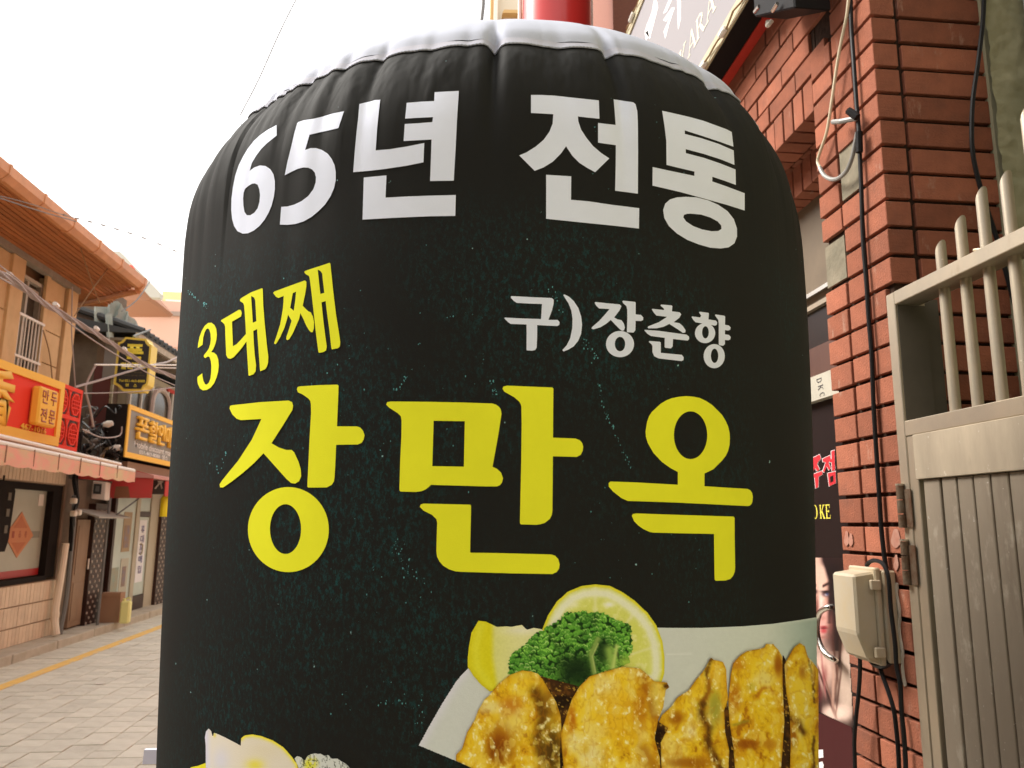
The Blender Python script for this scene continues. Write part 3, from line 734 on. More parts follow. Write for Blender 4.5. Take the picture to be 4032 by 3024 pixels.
def surf(phi, zs, out=0.0):
    """phi in degrees from the side facing the viewer (+ = towards the right), zs = profile height"""
    w = np.clip(ZS0 - zs, 0, 1.1); k = np.clip((zs - ZS0) / SA, 0, 1)
    r = 0.0
    for dz, wt in ((-.09, .1), (-.06, .15), (-.03, .16), (0, .18), (.03, .16), (.06, .15), (.09, .1)):
        dz = dz * np.clip((ZS0 + SA - zs) / .12, 0, 1) * np.clip(1 - (zs - ZS0 - .06) / .1, 0, 1)
        w_ = np.clip(ZS0 - zs - dz, 0, 1.1); k_ = np.clip((zs + dz - ZS0) / SA, 0, 1)
        r = r + wt * 0.5 * np.clip(1 - k_ ** SM, 0, 1) ** (1 / SN) * (1 + TP * w_ + TQ * w_ * w_)
    th = np.radians(phi - 90.0); s = zs - zseam(phi)
    d = np.zeros(np.shape(phi))
    for (a, A, wd, L) in PIN + RUF:
        dp = (phi - a + 180) % 360 - 180
        wid = wd * (1 + np.where(s < 0, -s * 5.0, s * 5))
        fall = np.where(s < 0, np.exp(-(np.abs(s) / L) ** 1.5), np.exp(-(np.abs(s) / .04) ** 1.3))
        d = d - A * np.exp(-(np.abs(dp) / wid) ** 1.6) * fall
    # slight swell of the inflated cloth and long soft creases
    d = d + 0.0009 * np.sin(np.radians(phi) * 7 + zs * 5) * np.clip(1 - np.abs(s) * 2.2, .12, 1)
    d = d + np.where(phi < -40, .004, np.where(phi > 45, -.003, .0)) * np.exp(-((zs - 2.0) / .14) ** 2) + np.where((phi < -20) & (phi > -150), .085, .0) * np.clip(1.13 - zs, 0, .25) * np.clip((-phi - 20) / 30, 0, 1)
    rr = r + (d + out) * np.clip(r / .3, 0, 1)
    ca, sa = np.cos(th), np.sin(th) * (1 + BUL)
    g = np.clip((zs - 1.5) / (ZS0 - 1.5), 0, 2) ** 2
    X = AX[0] + rr * (ca * RT[0] + sa * HD[0]) + TX * (zs - 1.5) * RT[0] + TY * (zs - 1.5) * HD[0]
    Y = AX[1] + rr * (ca * RT[1] + sa * HD[1]) + TX * (zs - 1.5) * RT[1] + TY * (zs - 1.5) * HD[1]
    Z = zs + out * np.clip(k * 1.5, 0, 1) + g * (KZ * r * ca + KY * r * np.sin(th) * (1 + BUL))
    return np.stack([X, Y, Z], -1)
PHI = np.concatenate([np.arange(-88, 88, 0.35), np.arange(88, 272, 3.0)])
def strip(name, rows, out, m, parent, fn_z):
    """rows: parameters 0..1; fn_z(phi, t) -> zs"""
    P, T = np.meshgrid(PHI, rows); Zs = fn_z(P, T); V = surf(P, Zs, out(T) if callable(out) else out)
    n, w = P.shape
    F = [(j * w + i, j * w + (i + 1) % w, (j + 1) * w + (i + 1) % w, (j + 1) * w + i) for j in range(n - 1) for i in range(w)]
    me = bpy.data.meshes.new(name); me.from_pydata(V.reshape(-1, 3).tolist(), [], F); me.update()
    for p in me.polygons: p.use_smooth = True
    return link(name, me, m, parent)
# black printed cloth with faint teal speckle
CLOTH = mat('black_printed_cloth', (0.019, 0.0185, 0.0165), 0.75, spec=0.10)
n, l = CLOTH.node_tree.nodes, CLOTH.node_tree.links
B_ = n['Principled BSDF']; tc = n.new('ShaderNodeTexCoord')
def nz(scale, det=3, vec=None, sc=None, rough=.6):
    q = n.new('ShaderNodeTexNoise'); q.inputs['Scale'].default_value = scale; q.inputs['Detail'].default_value = det; q.inputs['Roughness'].default_value = rough
    if sc:
        mp = n.new('ShaderNodeMapping'); mp.inputs['Scale'].default_value = sc; l.new(tc.outputs['Object'], mp.inputs[0]); l.new(mp.outputs[0], q.inputs['Vector'])
    else: l.new(tc.outputs['Object'], q.inputs['Vector'])
    return q.outputs['Fac']
def rampf(src, a, b):
    q = n.new('ShaderNodeMapRange'); q.interpolation_type = 'SMOOTHSTEP'; q.inputs['From Min'].default_value = a; q.inputs['From Max'].default_value = b
    l.new(src, q.inputs['Value']); return q.outputs[0]
def mul(a, b, op='MULTIPLY'):
    q = n.new('ShaderNodeMath'); q.operation = op
    if isinstance(a, (int, float)): q.inputs[0].default_value = a
    else: l.new(a, q.inputs[0])
    if isinstance(b, (int, float)): q.inputs[1].default_value = b
    else: l.new(b, q.inputs[1])
    return q.outputs[0]
def mixc(f, c1, c2):
    q = n.new('ShaderNodeMix'); q.data_type = 'RGBA'; l.new(f, q.inputs[0])
    if isinstance(c1, tuple): q.inputs[6].default_value = (*c1, 1)
    else: l.new(c1, q.inputs[6])
    q.inputs[7].default_value = (*c2, 1); return q.outputs[2]
sep = n.new('ShaderNodeSeparateXYZ'); l.new(tc.outputs['Object'], sep.inputs[0])
zone = mul(rampf(nz(4.0, 2), .30, .70), mul(rampf(sep.outputs[2], 0.98, 1.12), mul(1.0, rampf(sep.outputs[2], 1.74, 1.86), 'SUBTRACT')))
mott = mul(zone, rampf(nz(230, 6, sc=(1, 1, .6), rough=.85), .47, .70))
c_a = mixc(mott, (0.0140, 0.0138, 0.0126), (0.011, 0.066, 0.068))
fl1 = mul(zone, rampf(nz(210, 4, sc=(1, 1, .6), rough=.7), .69, .74))
fl2 = rampf(nz(120, 2, rough=.5), .775, .81)
c_b = mixc(mul(fl1, .75), c_a, (0.08, 0.30, 0.32))
c_c = mixc(mul(fl2, .9), c_b, (0.35, 0.60, 0.62))
l.new(c_c, B_.inputs['Base Color'])
bn = n.new('ShaderNodeTexNoise'); bn.inputs['Scale'].default_value = 900; l.new(tc.outputs['Object'], bn.inputs['Vector'])
bp2 = n.new('ShaderNodeBump'); bp2.inputs['Strength'].default_value = .12; bp2.inputs['Distance'].default_value = .001
l.new(bn.outputs['Fac'], bp2.inputs['Height'])
# gathered creases towards the seam: fine vertical wrinkles that fade downwards
gather = mul(rampf(sep.outputs[2], 1.80, 2.04), mul(nz(20, 3, sc=(1, 1, .12), rough=.5), nz(9, 2, sc=(1, 1, .3))))
bp3 = n.new('ShaderNodeBump'); bp3.inputs['Strength'].default_value = 1.0; bp3.inputs['Distance'].default_value = .022
l.new(gather, bp3.inputs['Height']); l.new(bp2.outputs[0], bp3.inputs['Normal']); l.new(bp3.outputs[0], B_.inputs['Normal'])
tt = np.concatenate([np.linspace(0, .5, 14)[:-1], np.linspace(.5, 1, 150)])
cover = strip('printed_cover', tt, 0.0, CLOTH, sg, lambda p, t: 0.08 + (zseam(p) - 0.08) * t)
WCL = mat('white_cloth', (0.46, 0.485, 0.575), 0.8, noise=.05, nscale=8, bump=.08, bscale=700, spec=.2)
HEM = mat('white_hem', (0.42, 0.42, 0.48), 0.85, bump=.1, bscale=700, spec=.2)
strip('hem_band', np.linspace(0, 1, 5), 0.0012, HEM, sg, lambda p, t: zseam(p) - .001 + (.015 + .004 * np.sin(np.radians(p) * 23)) * t)
tcap = np.linspace(0, 1, 60)
ztop = ZS0 + SA
cap = strip('white_cap', tcap, (lambda t: .001 + .0025 * np.clip(t * 24, 0, 1)), WCL, sg, lambda p, t: (zseam(p) + .0125) + (ztop - .0002 - zseam(p) - .0125) * (1 - (1 - t) ** 1.6))
# stitched seam between cap and cover
tcap = None
stp = surf(np.arange(-86, 86, .25), zseam(np.arange(-86, 86, .25)), .0012)
MB().tube(stp + np.array([[0, 0, .0008 * (i % 2)] for i in range(len(stp))]), .0011, 5).build('seam_thread', WCL, sg, smooth=True)
MB().tube([(AX[0] + .36 * math.cos(a), AX[1] + .36 * math.sin(a), .045) for a in np.linspace(0, 2 * PI, 40)], .05, 10).build('base_ring', BLACKP, sg, smooth=True)
q = onY(570, 2978, float(AX[1]) - .05)
MB().hexa([q + np.array(v) for v in ((-.001, -.004, -.010), (.02, -.004, -.010), (.02, .004, -.010), (-.001, .004, -.010))],
          [q + np.array(v) for v in ((-.0005, -.004, .010), (.02, -.004, .010), (.02, .004, .010), (-.0005, .004, .010))]).build('side_tab', mat('lavender_strap', (.80, .77, .92), .8, spec=.1), sg)
bpy.context.view_layer.update()
cv = np.array([v.co[:] for v in cover.data.vertices])
bvh = BVHTree.FromPolygons([Vector(v) for v in cv], [tuple(p.vertices) for p in cover.data.polygons])
EV = Vector(EYE)
def on_sign(x, y, off=0.0008):
    h = bvh.ray_cast(EV, Vector(ray(x, y)).normalized())
    if h[0] is None: return None
    nn = h[1] if h[1].dot(h[0] - EV) < 0 else -h[1]
    return h[0] + nn * off
def decal(name, outer, holes, m, off=0.0008, grid=7.0):
    """flat print: outline triangulated finely and laid on the curved cloth"""
    def dens(p):
        o = []
        for i in range(len(p)):
            a, b = np.array(p[i]), np.array(p[(i + 1) % len(p)]); k = max(1, int(np.hypot(*(b - a)) / 10))
            o += [tuple(a + (b - a) * t / k) for t in range(k)]
        return o
    rings = [dens(outer)] + [dens(h) for h in holes]
    vs = []; es = []
    for r in rings:
        k = len(vs); vs += [Vector(p) for p in r]; es += [(k + i, k + (i + 1) % len(r)) for i in range(len(r))]
    P = np.array(outer); x0, y0 = P.min(0); x1, y1 = P.max(0)
    X, Y = np.meshgrid(np.arange(x0, x1, grid), np.arange(y0, y1, grid)); X = X.ravel(); Y = Y.ravel()
    ok = inside(X, Y, outer)
    for h in holes: ok &= ~inside(X, Y, h)
    X, Y = X[ok], Y[ok]
    d = edist(X, Y, outer)
    for h in holes: d = np.minimum(d, edist(X, Y, h))
    X, Y = X[d > grid * .45], Y[d > grid * .45]
    vs += [Vector((a, b)) for a, b in zip(X, Y)]
    r = delaunay_2d_cdt(vs, es, [], 2, 1e-5)
    V = [on_sign(v[0], v[1], off) for v in r[0]]
    cen = np.array([np.mean([r[0][i][:] for i in f], 0) for f in r[2]])
    bad = np.zeros(len(cen), bool)
    for h in holes: bad |= inside(cen[:, 0], cen[:, 1], h)
    F = [tuple(f) for f, b in zip(r[2], bad) if not b and all(V[i] is not None for i in f)]
    V = [tuple(v) if v is not None else (AX[0], AX[1], 1) for v in V]
    me = bpy.data.meshes.new(name); me.from_pydata(V, [], F); me.update()
    for p in me.polygons: p.use_smooth = True
    return link(name, me, m, sg)
PW = mat('white_print', (0.76, 0.805, 0.95), 0.75, noise=.05, nscale=12, bump=.1, bscale=900, spec=.1)
PYL = mat('yellow_print', (0.87, 0.87, 0.03), 0.75, noise=.06, nscale=14, bump=.1, bscale=900, spec=.1)
cA, cB = crop(880, 330, 2.212), crop(2000, 330, 2.212); cC = crop(740, 1000, 2.963); cD = crop(1960, 1120, 2.212)
cE, cF, cG = crop(820, 1480, 2.0738), crop(1480, 1480, 2.0741), crop(2330, 1520, 2.0743)
G6 = ([(464,360),(466,452),(430,480),(380,520),(330,570),(285,630),(250,690),(230,760),(270,730),(320,712),(370,718),(410,745),(438,790),(450,850),(450,920),(440,990),(422,1060),(395,1125),(360,1185),(315,1240),(265,1280),(215,1303),(170,1306),(125,1285),(95,1240),(78,1180),(70,1100),(72,1000),(85,900),(105,800),(135,710),(170,640),(215,565),(265,500),(320,450),(390,400),(430,380)],
      [[(275,868),(300,880),(315,920),(321,970),(316,1030),(300,1085),(270,1125),(235,1146),(205,1145),(185,1115),(176,1060),(173,1000),(178,950),(190,915),(220,890),(250,872)]])
G5 = ([(1052,241),(1003,388),(920,408),(840,425),(752,446),(714,578),(760,562),(810,562),(860,578),(910,610),(945,655),(970,710),(980,770),(980,840),(965,910),(935,980),(890,1050),(830,1110),(770,1160),(700,1200),(630,1222),(560,1230),(494,1228),(506,1073),(560,1070),(620,1053),(680,1025),(740,980),(785,920),(806,860),(808,815),(798,775),(775,748),(740,732),(700,730),(650,742),(600,765),(536,798),(560,680),(590,560),(620,430),(645,345),(655,335),(700,320),(780,308),(860,290),(950,262)], [])
GN1 = ([(1185,180),(1230,168),(1280,158),(1320,145),(1368,142),(1355,250),(1340,400),(1328,582),(1450,572),(1600,548),(1750,518),(1743,686),(1600,715),(1400,745),(1270,760),(1132,772),(1145,600),(1160,430),(1175,300)], [])
GN2 = ([(1840,75),(2050,64),(2035,300),(2020,600),(2006,845),(1800,848),(1806,700),(1813,487),(1700,493),(1570,500),(1580,352),(1700,345),(1820,335),(1826,292),(1700,298),(1583,305),(1597,168),(1720,158),(1836,152)], [])
GN3 = ([(1224,818),(1421,799),(1413,993),(1600,983),(1800,976),(2024,970),(2019,1152),(1800,1155),(1500,1168),(1213,1184)], [])
J1 = ([(200,100),(300,101),(400,106),(600,128),(790,148),(795,307),(700,298),(608,287),(612,330),(635,400),(680,470),(740,545),(810,605),(880,652),(758,772),(690,735),(620,690),(560,630),(505,546),(460,610),(390,680),(310,730),(232,760),(98,626),(160,600),(240,550),(310,490),(360,420),(388,350),(394,268),(300,262),(200,257)], [])
J2 = ([(918,137),(1000,150),(1090,163),(1110,180),(1125,240),(1130,340),(1132,600),(1130,958),(932,932),(937,700),(938,536),(860,525),(784,514),(784,342),(860,352),(936,360),(928,250)], [])
J3 = ([(332,794),(550,808),(548,1012),(700,1025),(900,1055),(1141,1085),(1139,1262),(900,1235),(600,1205),(332,1177)], [])
T1 = ([(1340,237),(1450,262),(1570,290),(1700,325),(1800,362),(1900,398),(1945,422),(1960,550),(1850,510),(1700,460),(1537,408),(1537,439),(1680,476),(1830,525),(1962,582),(1969,708),(1850,660),(1700,612),(1545,571),(1546,606),(1700,646),(1850,697),(1978,748),(1981,882),(1880,845),(1777,811),(1776,852),(1900,895),(2058,955),(2058,1105),(1900,1055),(1700,1000),(1500,945),(1256,888),(1258,727),(1400,758),(1620,804),(1621,766),(1500,738),(1378,708),(1376,500),(1362,380)], [])
T2 = ([(1545,985),(1640,990),(1740,1015),(1830,1055),(1910,1110),(1965,1180),(1992,1260),(1993,1330),(1970,1390),(1920,1425),(1850,1435),(1760,1428),(1660,1400),(1560,1360),(1470,1305),(1400,1240),(1360,1170),(1350,1100),(1368,1045),(1410,1008),(1470,990)],
      [[(1590,1132),(1680,1140),(1760,1165),(1825,1200),(1855,1235),(1857,1265),(1830,1283),(1770,1285),(1690,1270),(1610,1240),(1550,1200),(1525,1165),(1532,1142),(1560,1133)]])
C3 = ([(120,1098),(125,1040),(140,970),(165,900),(200,840),(240,806),(280,803),(315,830),(336,875),(343,940),(338,1000),(322,1060),(300,1110),(275,1146),(310,1152),(340,1180),(358,1230),(365,1300),(358,1370),(340,1440),(310,1510),(270,1560),(225,1587),(180,1592),(145,1570),(122,1520),(115,1480),(116,1435),(172,1393),(175,1430),(185,1480),(205,1520),(225,1524),(250,1500),(268,1450),(276,1380),(278,1310),(272,1250),(258,1205),(240,1195),(205,1216),(190,1200),(192,1180),(225,1140),(250,1100),(265,1050),(272,990),(268,930),(255,885),(238,868),(218,880),(198,920),(183,980),(175,1060)], [])
C4_ = ([(390,785),(395,772),(600,652),(622,655),(634,690),(625,730),(520,792),(528,1000),(530,1078),(570,1055),(620,1005),(682,935),(676,800),(668,680),(660,600),(650,575),(620,555),(612,545),(615,528),(640,508),(740,450),(870,400),(878,410),(884,600),(900,800),(925,1050),(943,1200),(940,1270),(925,1320),(905,1345),(850,1370),(845,1340),(835,1200),(820,1000),(812,878),(768,900),(775,1050),(785,1180),(800,1300),(795,1370),(770,1405),(722,1422),(712,1415),(705,1300),(695,1150),(688,1022),(640,1090),(590,1150),(540,1205),(500,1225),(470,1215),(452,1180),(448,1080),(442,950),(440,850),(430,820),(410,800)],
       [[(742,492),(775,508),(790,540),(795,620),(804,785),(762,804),(755,680)]])
C5_ = ([(998,455),(1010,440),(1200,370),(1365,310),(1385,325),(1385,380),(1370,470),(1342,605),(1375,640),(1410,672),(1435,680),(1460,730),(1474,800),(1472,870),(1458,912),(1440,915),(1415,890),(1380,830),(1350,760),(1316,692),(1300,760),(1265,840),(1225,930),(1185,995),(1165,1006),(1150,995),(1152,970),(1185,870),(1213,780),(1172,710),(1160,760),(1130,860),(1080,970),(1035,1045),(1020,1054),(1008,1040),(1040,950),(1080,820),(1110,650),(1118,560),(1120,490),(1060,515),(1030,500)],
       [[(1227,458),(1265,440),(1255,550),(1238,665),(1196,628),(1210,550)]])
C6_ = ([(1362,215),(1365,203),(1390,192),(1520,150),(1655,105),(1665,115),(1680,260),(1700,450),(1730,700),(1765,920),(1780,1030),(1775,1080),(1755,1100),(1682,1115),(1675,1090),(1655,900),(1625,680),(1610,550),(1562,567),(1580,750),(1605,950),(1623,1080),(1615,1125),(1585,1145),(1532,1155),(1525,1140),(1500,950),(1475,720),(1445,450),(1425,290),(1415,258),(1375,235)],
       [[(1518,185),(1548,198),(1570,230),(1580,330),(1595,455),(1549,468),(1535,350)]])
D1 = ([(113,108),(118,103),(300,112),(470,120),(486,135),(485,170),(470,230),(440,310),(520,310),(537,330),(535,352),(518,363),(430,360),(342,355),(342,450),(338,550),(325,572),(300,578),(252,575),(250,565),(251,450),(250,350),(112,345),(90,330),(65,305),(57,295),(62,290),(200,297),(376,303),(380,240),(384,172),(280,168),(165,162),(140,145),(115,120)], [])
D2 = ([(570,93),(580,88),(620,108),(660,145),(700,205),(725,280),(733,350),(725,430),(700,490),(660,540),(610,570),(572,584),(562,572),(600,530),(630,470),(648,380),(650,300),(640,230),(615,165),(585,120)], [])
D3 = ([(842,160),(850,154),(950,165),(1060,175),(1075,190),(1060,225),(1012,288),(1040,305),(1075,312),(1095,340),(1105,375),(1098,400),(1080,405),(1060,390),(1020,350),(983,310),(940,345),(890,375),(830,392),(815,385),(820,372),(880,320),(930,265),(972,215),(880,210),(855,185)], [])
D4 = ([(1082,148),(1090,142),(1192,153),(1198,160),(1198,262),(1245,267),(1265,290),(1262,312),(1245,320),(1198,318),(1196,400),(1180,420),(1125,418),(1122,410),(1126,300),(1125,220),(1118,190),(1090,165)], [])
D5 = (ell(1063,520,122,114), [ell(1063,520,45,63)])
D6 = ([(1340,220),(1345,213),(1445,224),(1445,212),(1415,185),(1420,176),(1510,183),(1518,190),(1514,235),(1580,243),(1595,260),(1580,290),(1530,330),(1580,338),(1610,365),(1633,400),(1630,420),(1610,423),(1570,395),(1492,345),(1440,370),(1380,383),(1310,383),(1303,375),(1310,365),(1400,330),(1472,283),(1380,272),(1360,250)], [])
D7 = ([(1273,400),(1280,396),(1400,405),(1640,438),(1662,455),(1663,478),(1650,490),(1523,476),(1520,540),(1505,558),(1455,553),(1450,545),(1451,466),(1330,450),(1300,430)], [])
D8 = ([(1313,500),(1320,493),(1410,500),(1418,508),(1418,596),(1600,614),(1617,635),(1615,660),(1598,668),(1400,645),(1360,625),(1345,590),(1345,540),(1340,525)], [])
D9 = ([(1685,285),(1690,279),(1760,288),(1768,272),(1750,245),(1756,238),(1830,248),(1836,255),(1832,305),(1895,315),(1908,330),(1905,352),(1890,360),(1800,345),(1720,330),(1700,310)], [])
D10 = (ell(1802,425,88,87), [ell(1805,418,29,53)])
D11 = ([(1888,268),(1895,262),(1970,273),(1978,282),(1976,352),(2010,358),(2025,375),(2022,395),(2005,402),(1976,398),(1976,435),(2010,440),(2026,458),(2022,480),(2005,487),(1976,484),(1976,520),(1960,535),(1928,530),(1922,520),(1922,340),(1918,310)], [])
D12 = (ell(1882,625,92,105), [ell(1885,622,32,62)])
E1 = ([(178,268),(182,245),(200,240),(430,215),(660,202),(688,215),(696,245),(690,280),(610,410),(520,550),(580,585),(640,605),(685,605),(705,625),(740,700),(758,760),(762,820),(745,860),(712,880),(680,875),(640,840),(560,750),(455,632),(380,710),(290,790),(200,860),(125,912),(100,910),(97,885),(120,850),(250,690),(360,520),(438,352),(270,362),(235,350),(200,315)], [])
E2 = ([(726,110),(732,92),(750,86),(900,76),(1055,72),(1066,80),(1062,200),(1053,412),(1215,413),(1243,422),(1265,448),(1278,485),(1270,520),(1255,545),(1225,560),(1046,563),(1040,700),(1033,830),(1028,862),(1010,890),(970,911),(820,912),(811,905),(818,750),(830,500),(842,300),(840,230),(835,205),(820,185),(770,150),(735,135)], [])
E3 = (ell(657,1255,330,347, 0, 64), [ell(634,1251,127,203, 0, 48)])
F1 = ([(86,235),(95,215),(120,210),(400,212),(700,218),(950,226),(980,235),(1005,252),(1020,275),(1026,310),(1000,480),(953,742),(990,760),(1022,790),(1038,835),(1030,872),(1012,893),(990,903),(900,903),(450,890),(435,906),(410,926),(380,940),(330,948),(205,945),(194,935),(200,700),(210,500),(212,365),(205,330),(180,305),(110,260)], [[(473,367),(727,371),(719,742),(462,737)]])
F2 = ([(1034,105),(1042,88),(1070,80),(1250,88),(1440,95),(1449,105),(1447,300),(1446,505),(1630,512),(1665,526),(1685,550),(1692,580),(1688,612),(1672,645),(1640,662),(1445,657),(1443,900),(1441,1100),(1436,1135),(1420,1168),(1380,1200),(1345,1211),(1310,1216),(1185,1213),(1176,1203),(1180,1000),(1187,700),(1190,400),(1188,250),(1183,232),(1170,210),(1130,175),(1050,130)], [])
F3 = ([(360,1070),(368,1050),(390,1043),(580,1047),(770,1052),(778,1062),(774,1250),(770,1440),(780,1444),(1000,1447),(1430,1458),(1462,1468),(1488,1495),(1500,1540),(1494,1575),(1475,1602),(1440,1618),(1100,1612),(700,1600),(650,1596),(600,1580),(550,1550),(520,1515),(500,1475),(495,1430),(498,1300),(502,1200),(495,1170),(460,1135),(390,1100)], [])
G1 = ([(700,702),(640,670),(570,620),(500,545),(455,465),(440,415),(437,370),(450,290),(466,245),(490,210),(560,145),(605,118),(650,100),(710,88),(770,83),(830,88),(880,98),(930,122),(980,155),(1060,235),(1090,285),(1110,330),(1122,380),(1125,430),(1122,480),(1110,530),(1090,572),(1060,610),(990,680),(918,714),(917,818),(1100,830),(1270,840),(1292,852),(1306,875),(1312,905),(1308,945),(1300,965),(1285,978),(1270,980),(1000,967),(700,952),(290,938),(240,915),(170,860),(138,822),(136,795),(150,780),(350,787),(700,806)], [ell(804,402,136,195,0,48)])
G2 = ([(326,1060),(335,1045),(360,1040),(700,1052),(1155,1066),(1164,1076),(1165,1250),(1169,1480),(1166,1515),(1152,1550),(1130,1575),(1090,1588),(1010,1590),(1001,1580),(998,1400),(996,1208),(700,1202),(500,1197),(470,1191),(420,1168),(380,1140),(345,1105)], [])
GL = [([G6, G5, GN1, GN2, GN3], cA, PW), ([J1, J2, J3, T1, T2], cB, PW), ([C3, C4_, C5_, C6_], cC, PYL),
      ([D1, D2, D3, D4, D5, D6, D7, D8, D9, D10, D11, D12], cD, PW), ([E1, E2, E3], cE, PYL), ([F1, F2, F3], cF, PYL), ([G1, G2], cG, PYL)]
FLK = mat('cyan_fleck', (0.12, 0.36, 0.38), 0.7, spec=.1); fm = MB(); rf = random.Random(4)
def fleck_line(pts, n_f, spread, s0=1.5, s1=4.6):
    P = spline([(x, y, 0) for x, y in pts], 12)
    for _ in range(n_f):
        p = P[rf.randrange(len(P))]; x, y = p[0] + rf.gauss(0, spread), p[1] + rf.gauss(0, spread); s = rf.uniform(s0, s1) * rf.choice([.5, 1, 1]); a = rf.uniform(0, 6.28); e = rf.uniform(1, 2.2)
        q = [on_sign(x + math.cos(a + t) * s * .6, y + math.sin(a + t) * s * e * .6, .0003) for t in (0, 1.3, 2.6, 4.1, 5.2)]
        if all(v is not None for v in q): fm.add([tuple(v) for v in q], [(0, 1, 2, 3, 4)])
fleck_line([(2355, 1505), (2375, 1600), (2410, 1680), (2445, 1760), (2480, 1845)], 46, 4)
fleck_line([(2160, 1130), (2180, 1170), (2215, 1215)], 12, 9); fleck_line([(2300, 1330), (2315, 1370), (2345, 1410)], 22, 9)
fleck_line([(1595, 1485), (1580, 1520), (1550, 1535)], 14, 5); fleck_line([(1560, 2140), (1590, 2220), (1660, 2280)], 34, 16); fleck_line([(740, 1150), (790, 1190), (820, 1205)], 24, 5)
fleck_line([(905, 1770), (880, 1810), (855, 1860)], 12, 6); fleck_line([(1930, 1490), (1945, 1530), (1950, 1560)], 14, 7); fleck_line([(1340, 2780), (1600, 2760), (1680, 2840)], 30, 26); fleck_line([(1700, 1180), (1900, 1500), (1850, 1900)], 30, 90, 1.5, 4)
fleck_line([(1300, 1300), (1500, 1600), (1400, 2300), (1600, 2500)], 50, 150, 1.5, 4); fleck_line([(2300, 600), (2500, 500), (2600, 1000)], 26, 110, 1.5, 3.5); fleck_line([(2400, 2000), (2600, 2200), (2300, 2250)], 20, 110, 1.5, 3.5)
fo = fm.build('printed_flecks', FLK, sg); fo['kind'] = 'stuff'
k = 0
for grp, cr, m in GL:
    for outer, holes in grp:
        decal('letter', cr(outer), [cr(h) for h in holes], m, .0004 + (k % 3) * .0001); k += 1
# ---- pictures of food printed on the cloth, coloured point by point in the print's own layout
PRINT = attr_mat('colour_print', 0.75, bump=.1, spec=.1)
def print_patch(name, poly, paint, off, step=3.2):
    P = np.array(poly); x0, y0 = P.min(0); x1, y1 = P.max(0); y1 = min(y1, 3075)
    xs = np.arange(x0, x1 + step, step); ys = np.arange(y0, y1 + step, step); X, Y = np.meshgrid(xs, ys)
    jag = 2.0
    ok = inside(X, Y, poly)
    q = (ok[:-1, :-1].astype(int) + ok[1:, :-1] + ok[:-1, 1:] + ok[1:, 1:]) >= 2
    use = np.zeros(X.shape, bool)
    use[:-1, :-1] |= q; use[1:, :-1] |= q; use[:-1, 1:] |= q; use[1:, 1:] |= q
    idx = -np.ones(X.shape, int); idx[use] = np.arange(use.sum()); px, py = X[use], Y[use]
    # pull outside corners of border cells back onto the outline
    out = ~inside(px, py, poly)
    if out.any():
        ox, oy = px[out], py[out]; best = np.full(ox.shape, 1e9); bx_, by_ = ox.copy(), oy.copy()
        for i in range(len(P)):
            a = P[i - 1]; ab = P[i] - a; L = max((ab ** 2).sum(), 1e-9)
            t = np.clip(((ox - a[0]) * ab[0] + (oy - a[1]) * ab[1]) / L, 0, 1); qx = a[0] + t * ab[0]; qy = a[1] + t * ab[1]
            d = np.hypot(ox - qx, oy - qy); m_ = d < best; best[m_] = d[m_]; bx_[m_] = qx[m_]; by_[m_] = qy[m_]
        px = px.copy(); py = py.copy(); px[out] = bx_; py[out] = by_
    V = [on_sign(a, b, off) for a, b in zip(px, py)]
    bad = np.array([v is None for v in V])
    V = [tuple(v) if v is not None else (0, 0, 0) for v in V]
    J, I = np.nonzero(q); F = np.stack([idx[J, I], idx[J + 1, I], idx[J + 1, I + 1], idx[J, I + 1]], 1)
    F = F[~bad[F].any(1)]
    if name == 'printed_plate':                      # keep the one connected sheet
        e_of = {}
        for fi, f in enumerate(F.tolist()):
            for i in range(4): e_of.setdefault((min(f[i - 1], f[i]), max(f[i - 1], f[i])), []).append(fi)
        adj = [[] for _ in range(len(F))]
        for v in e_of.values():
            if len(v) == 2: adj[v[0]].append(v[1]); adj[v[1]].append(v[0])
        comp = -np.ones(len(F), int); nc = 0
        for s0 in range(len(F)):
            if comp[s0] < 0:
                st = [s0]; comp[s0] = nc
                while st:
                    for g_ in adj[st.pop()]:
                        if comp[g_] < 0: comp[g_] = nc; st.append(g_)
                nc += 1
        F = F[comp == np.bincount(comp).argmax()]
    keep = np.unique(F); ren = -np.ones(len(V), int); ren[keep] = np.arange(len(keep)); F = ren[F]; V = [V[i] for i in keep]; px = px[keep]; py = py[keep]
    me = bpy.data.meshes.new(name); me.from_pydata(V, [], F.tolist()); me.update()
    set_ink(me, np.clip(paint(px, py), 0, 1) ** 1.0 * 1.0)
    for p in me.polygons: p.use_smooth = True
    return link(name, me, PRINT, sg)
f1, f2, f3 = crop(1620, 2270, 2.048), crop(2400, 2360, 2.499), crop(560, 2700, 1.7015)
C_ = lambda *c: np.array(c, float) / 255.0
class Art:
    def __init__(s, x, y, base): s.x, s.y = x, y; s.c = np.zeros((len(x), 3)) + C_(*base)
    def lay(s, c, a): a = np.clip(a, 0, 1)[:, None]; s.c = s.c * (1 - a) + C_(*c) * a; return s
    def g(s, cx, cy, rx, ry, p=2): return np.exp(-(((s.x - cx) / rx) ** 2 + ((s.y - cy) / ry) ** 2) ** (p / 2))
    def line(s, pts, w):
        d = np.full(s.x.shape, 1e9)
        for a, b in zip(pts[:-1], pts[1:]):
            a = np.array(a, float); b = np.array(b, float); ab = b - a; t = np.clip(((s.x - a[0]) * ab[0] + (s.y - a[1]) * ab[1]) / (ab ** 2).sum(), 0, 1)
            d = np.minimum(d, np.hypot(s.x - a[0] - t * ab[0], s.y - a[1] - t * ab[1]))
        return np.exp(-(d / w) ** 2)
    def n(s, k, seed=0, o=4, sx=1, sy=1): return fbm(s.x * sx, s.y * sy, k, seed, o)
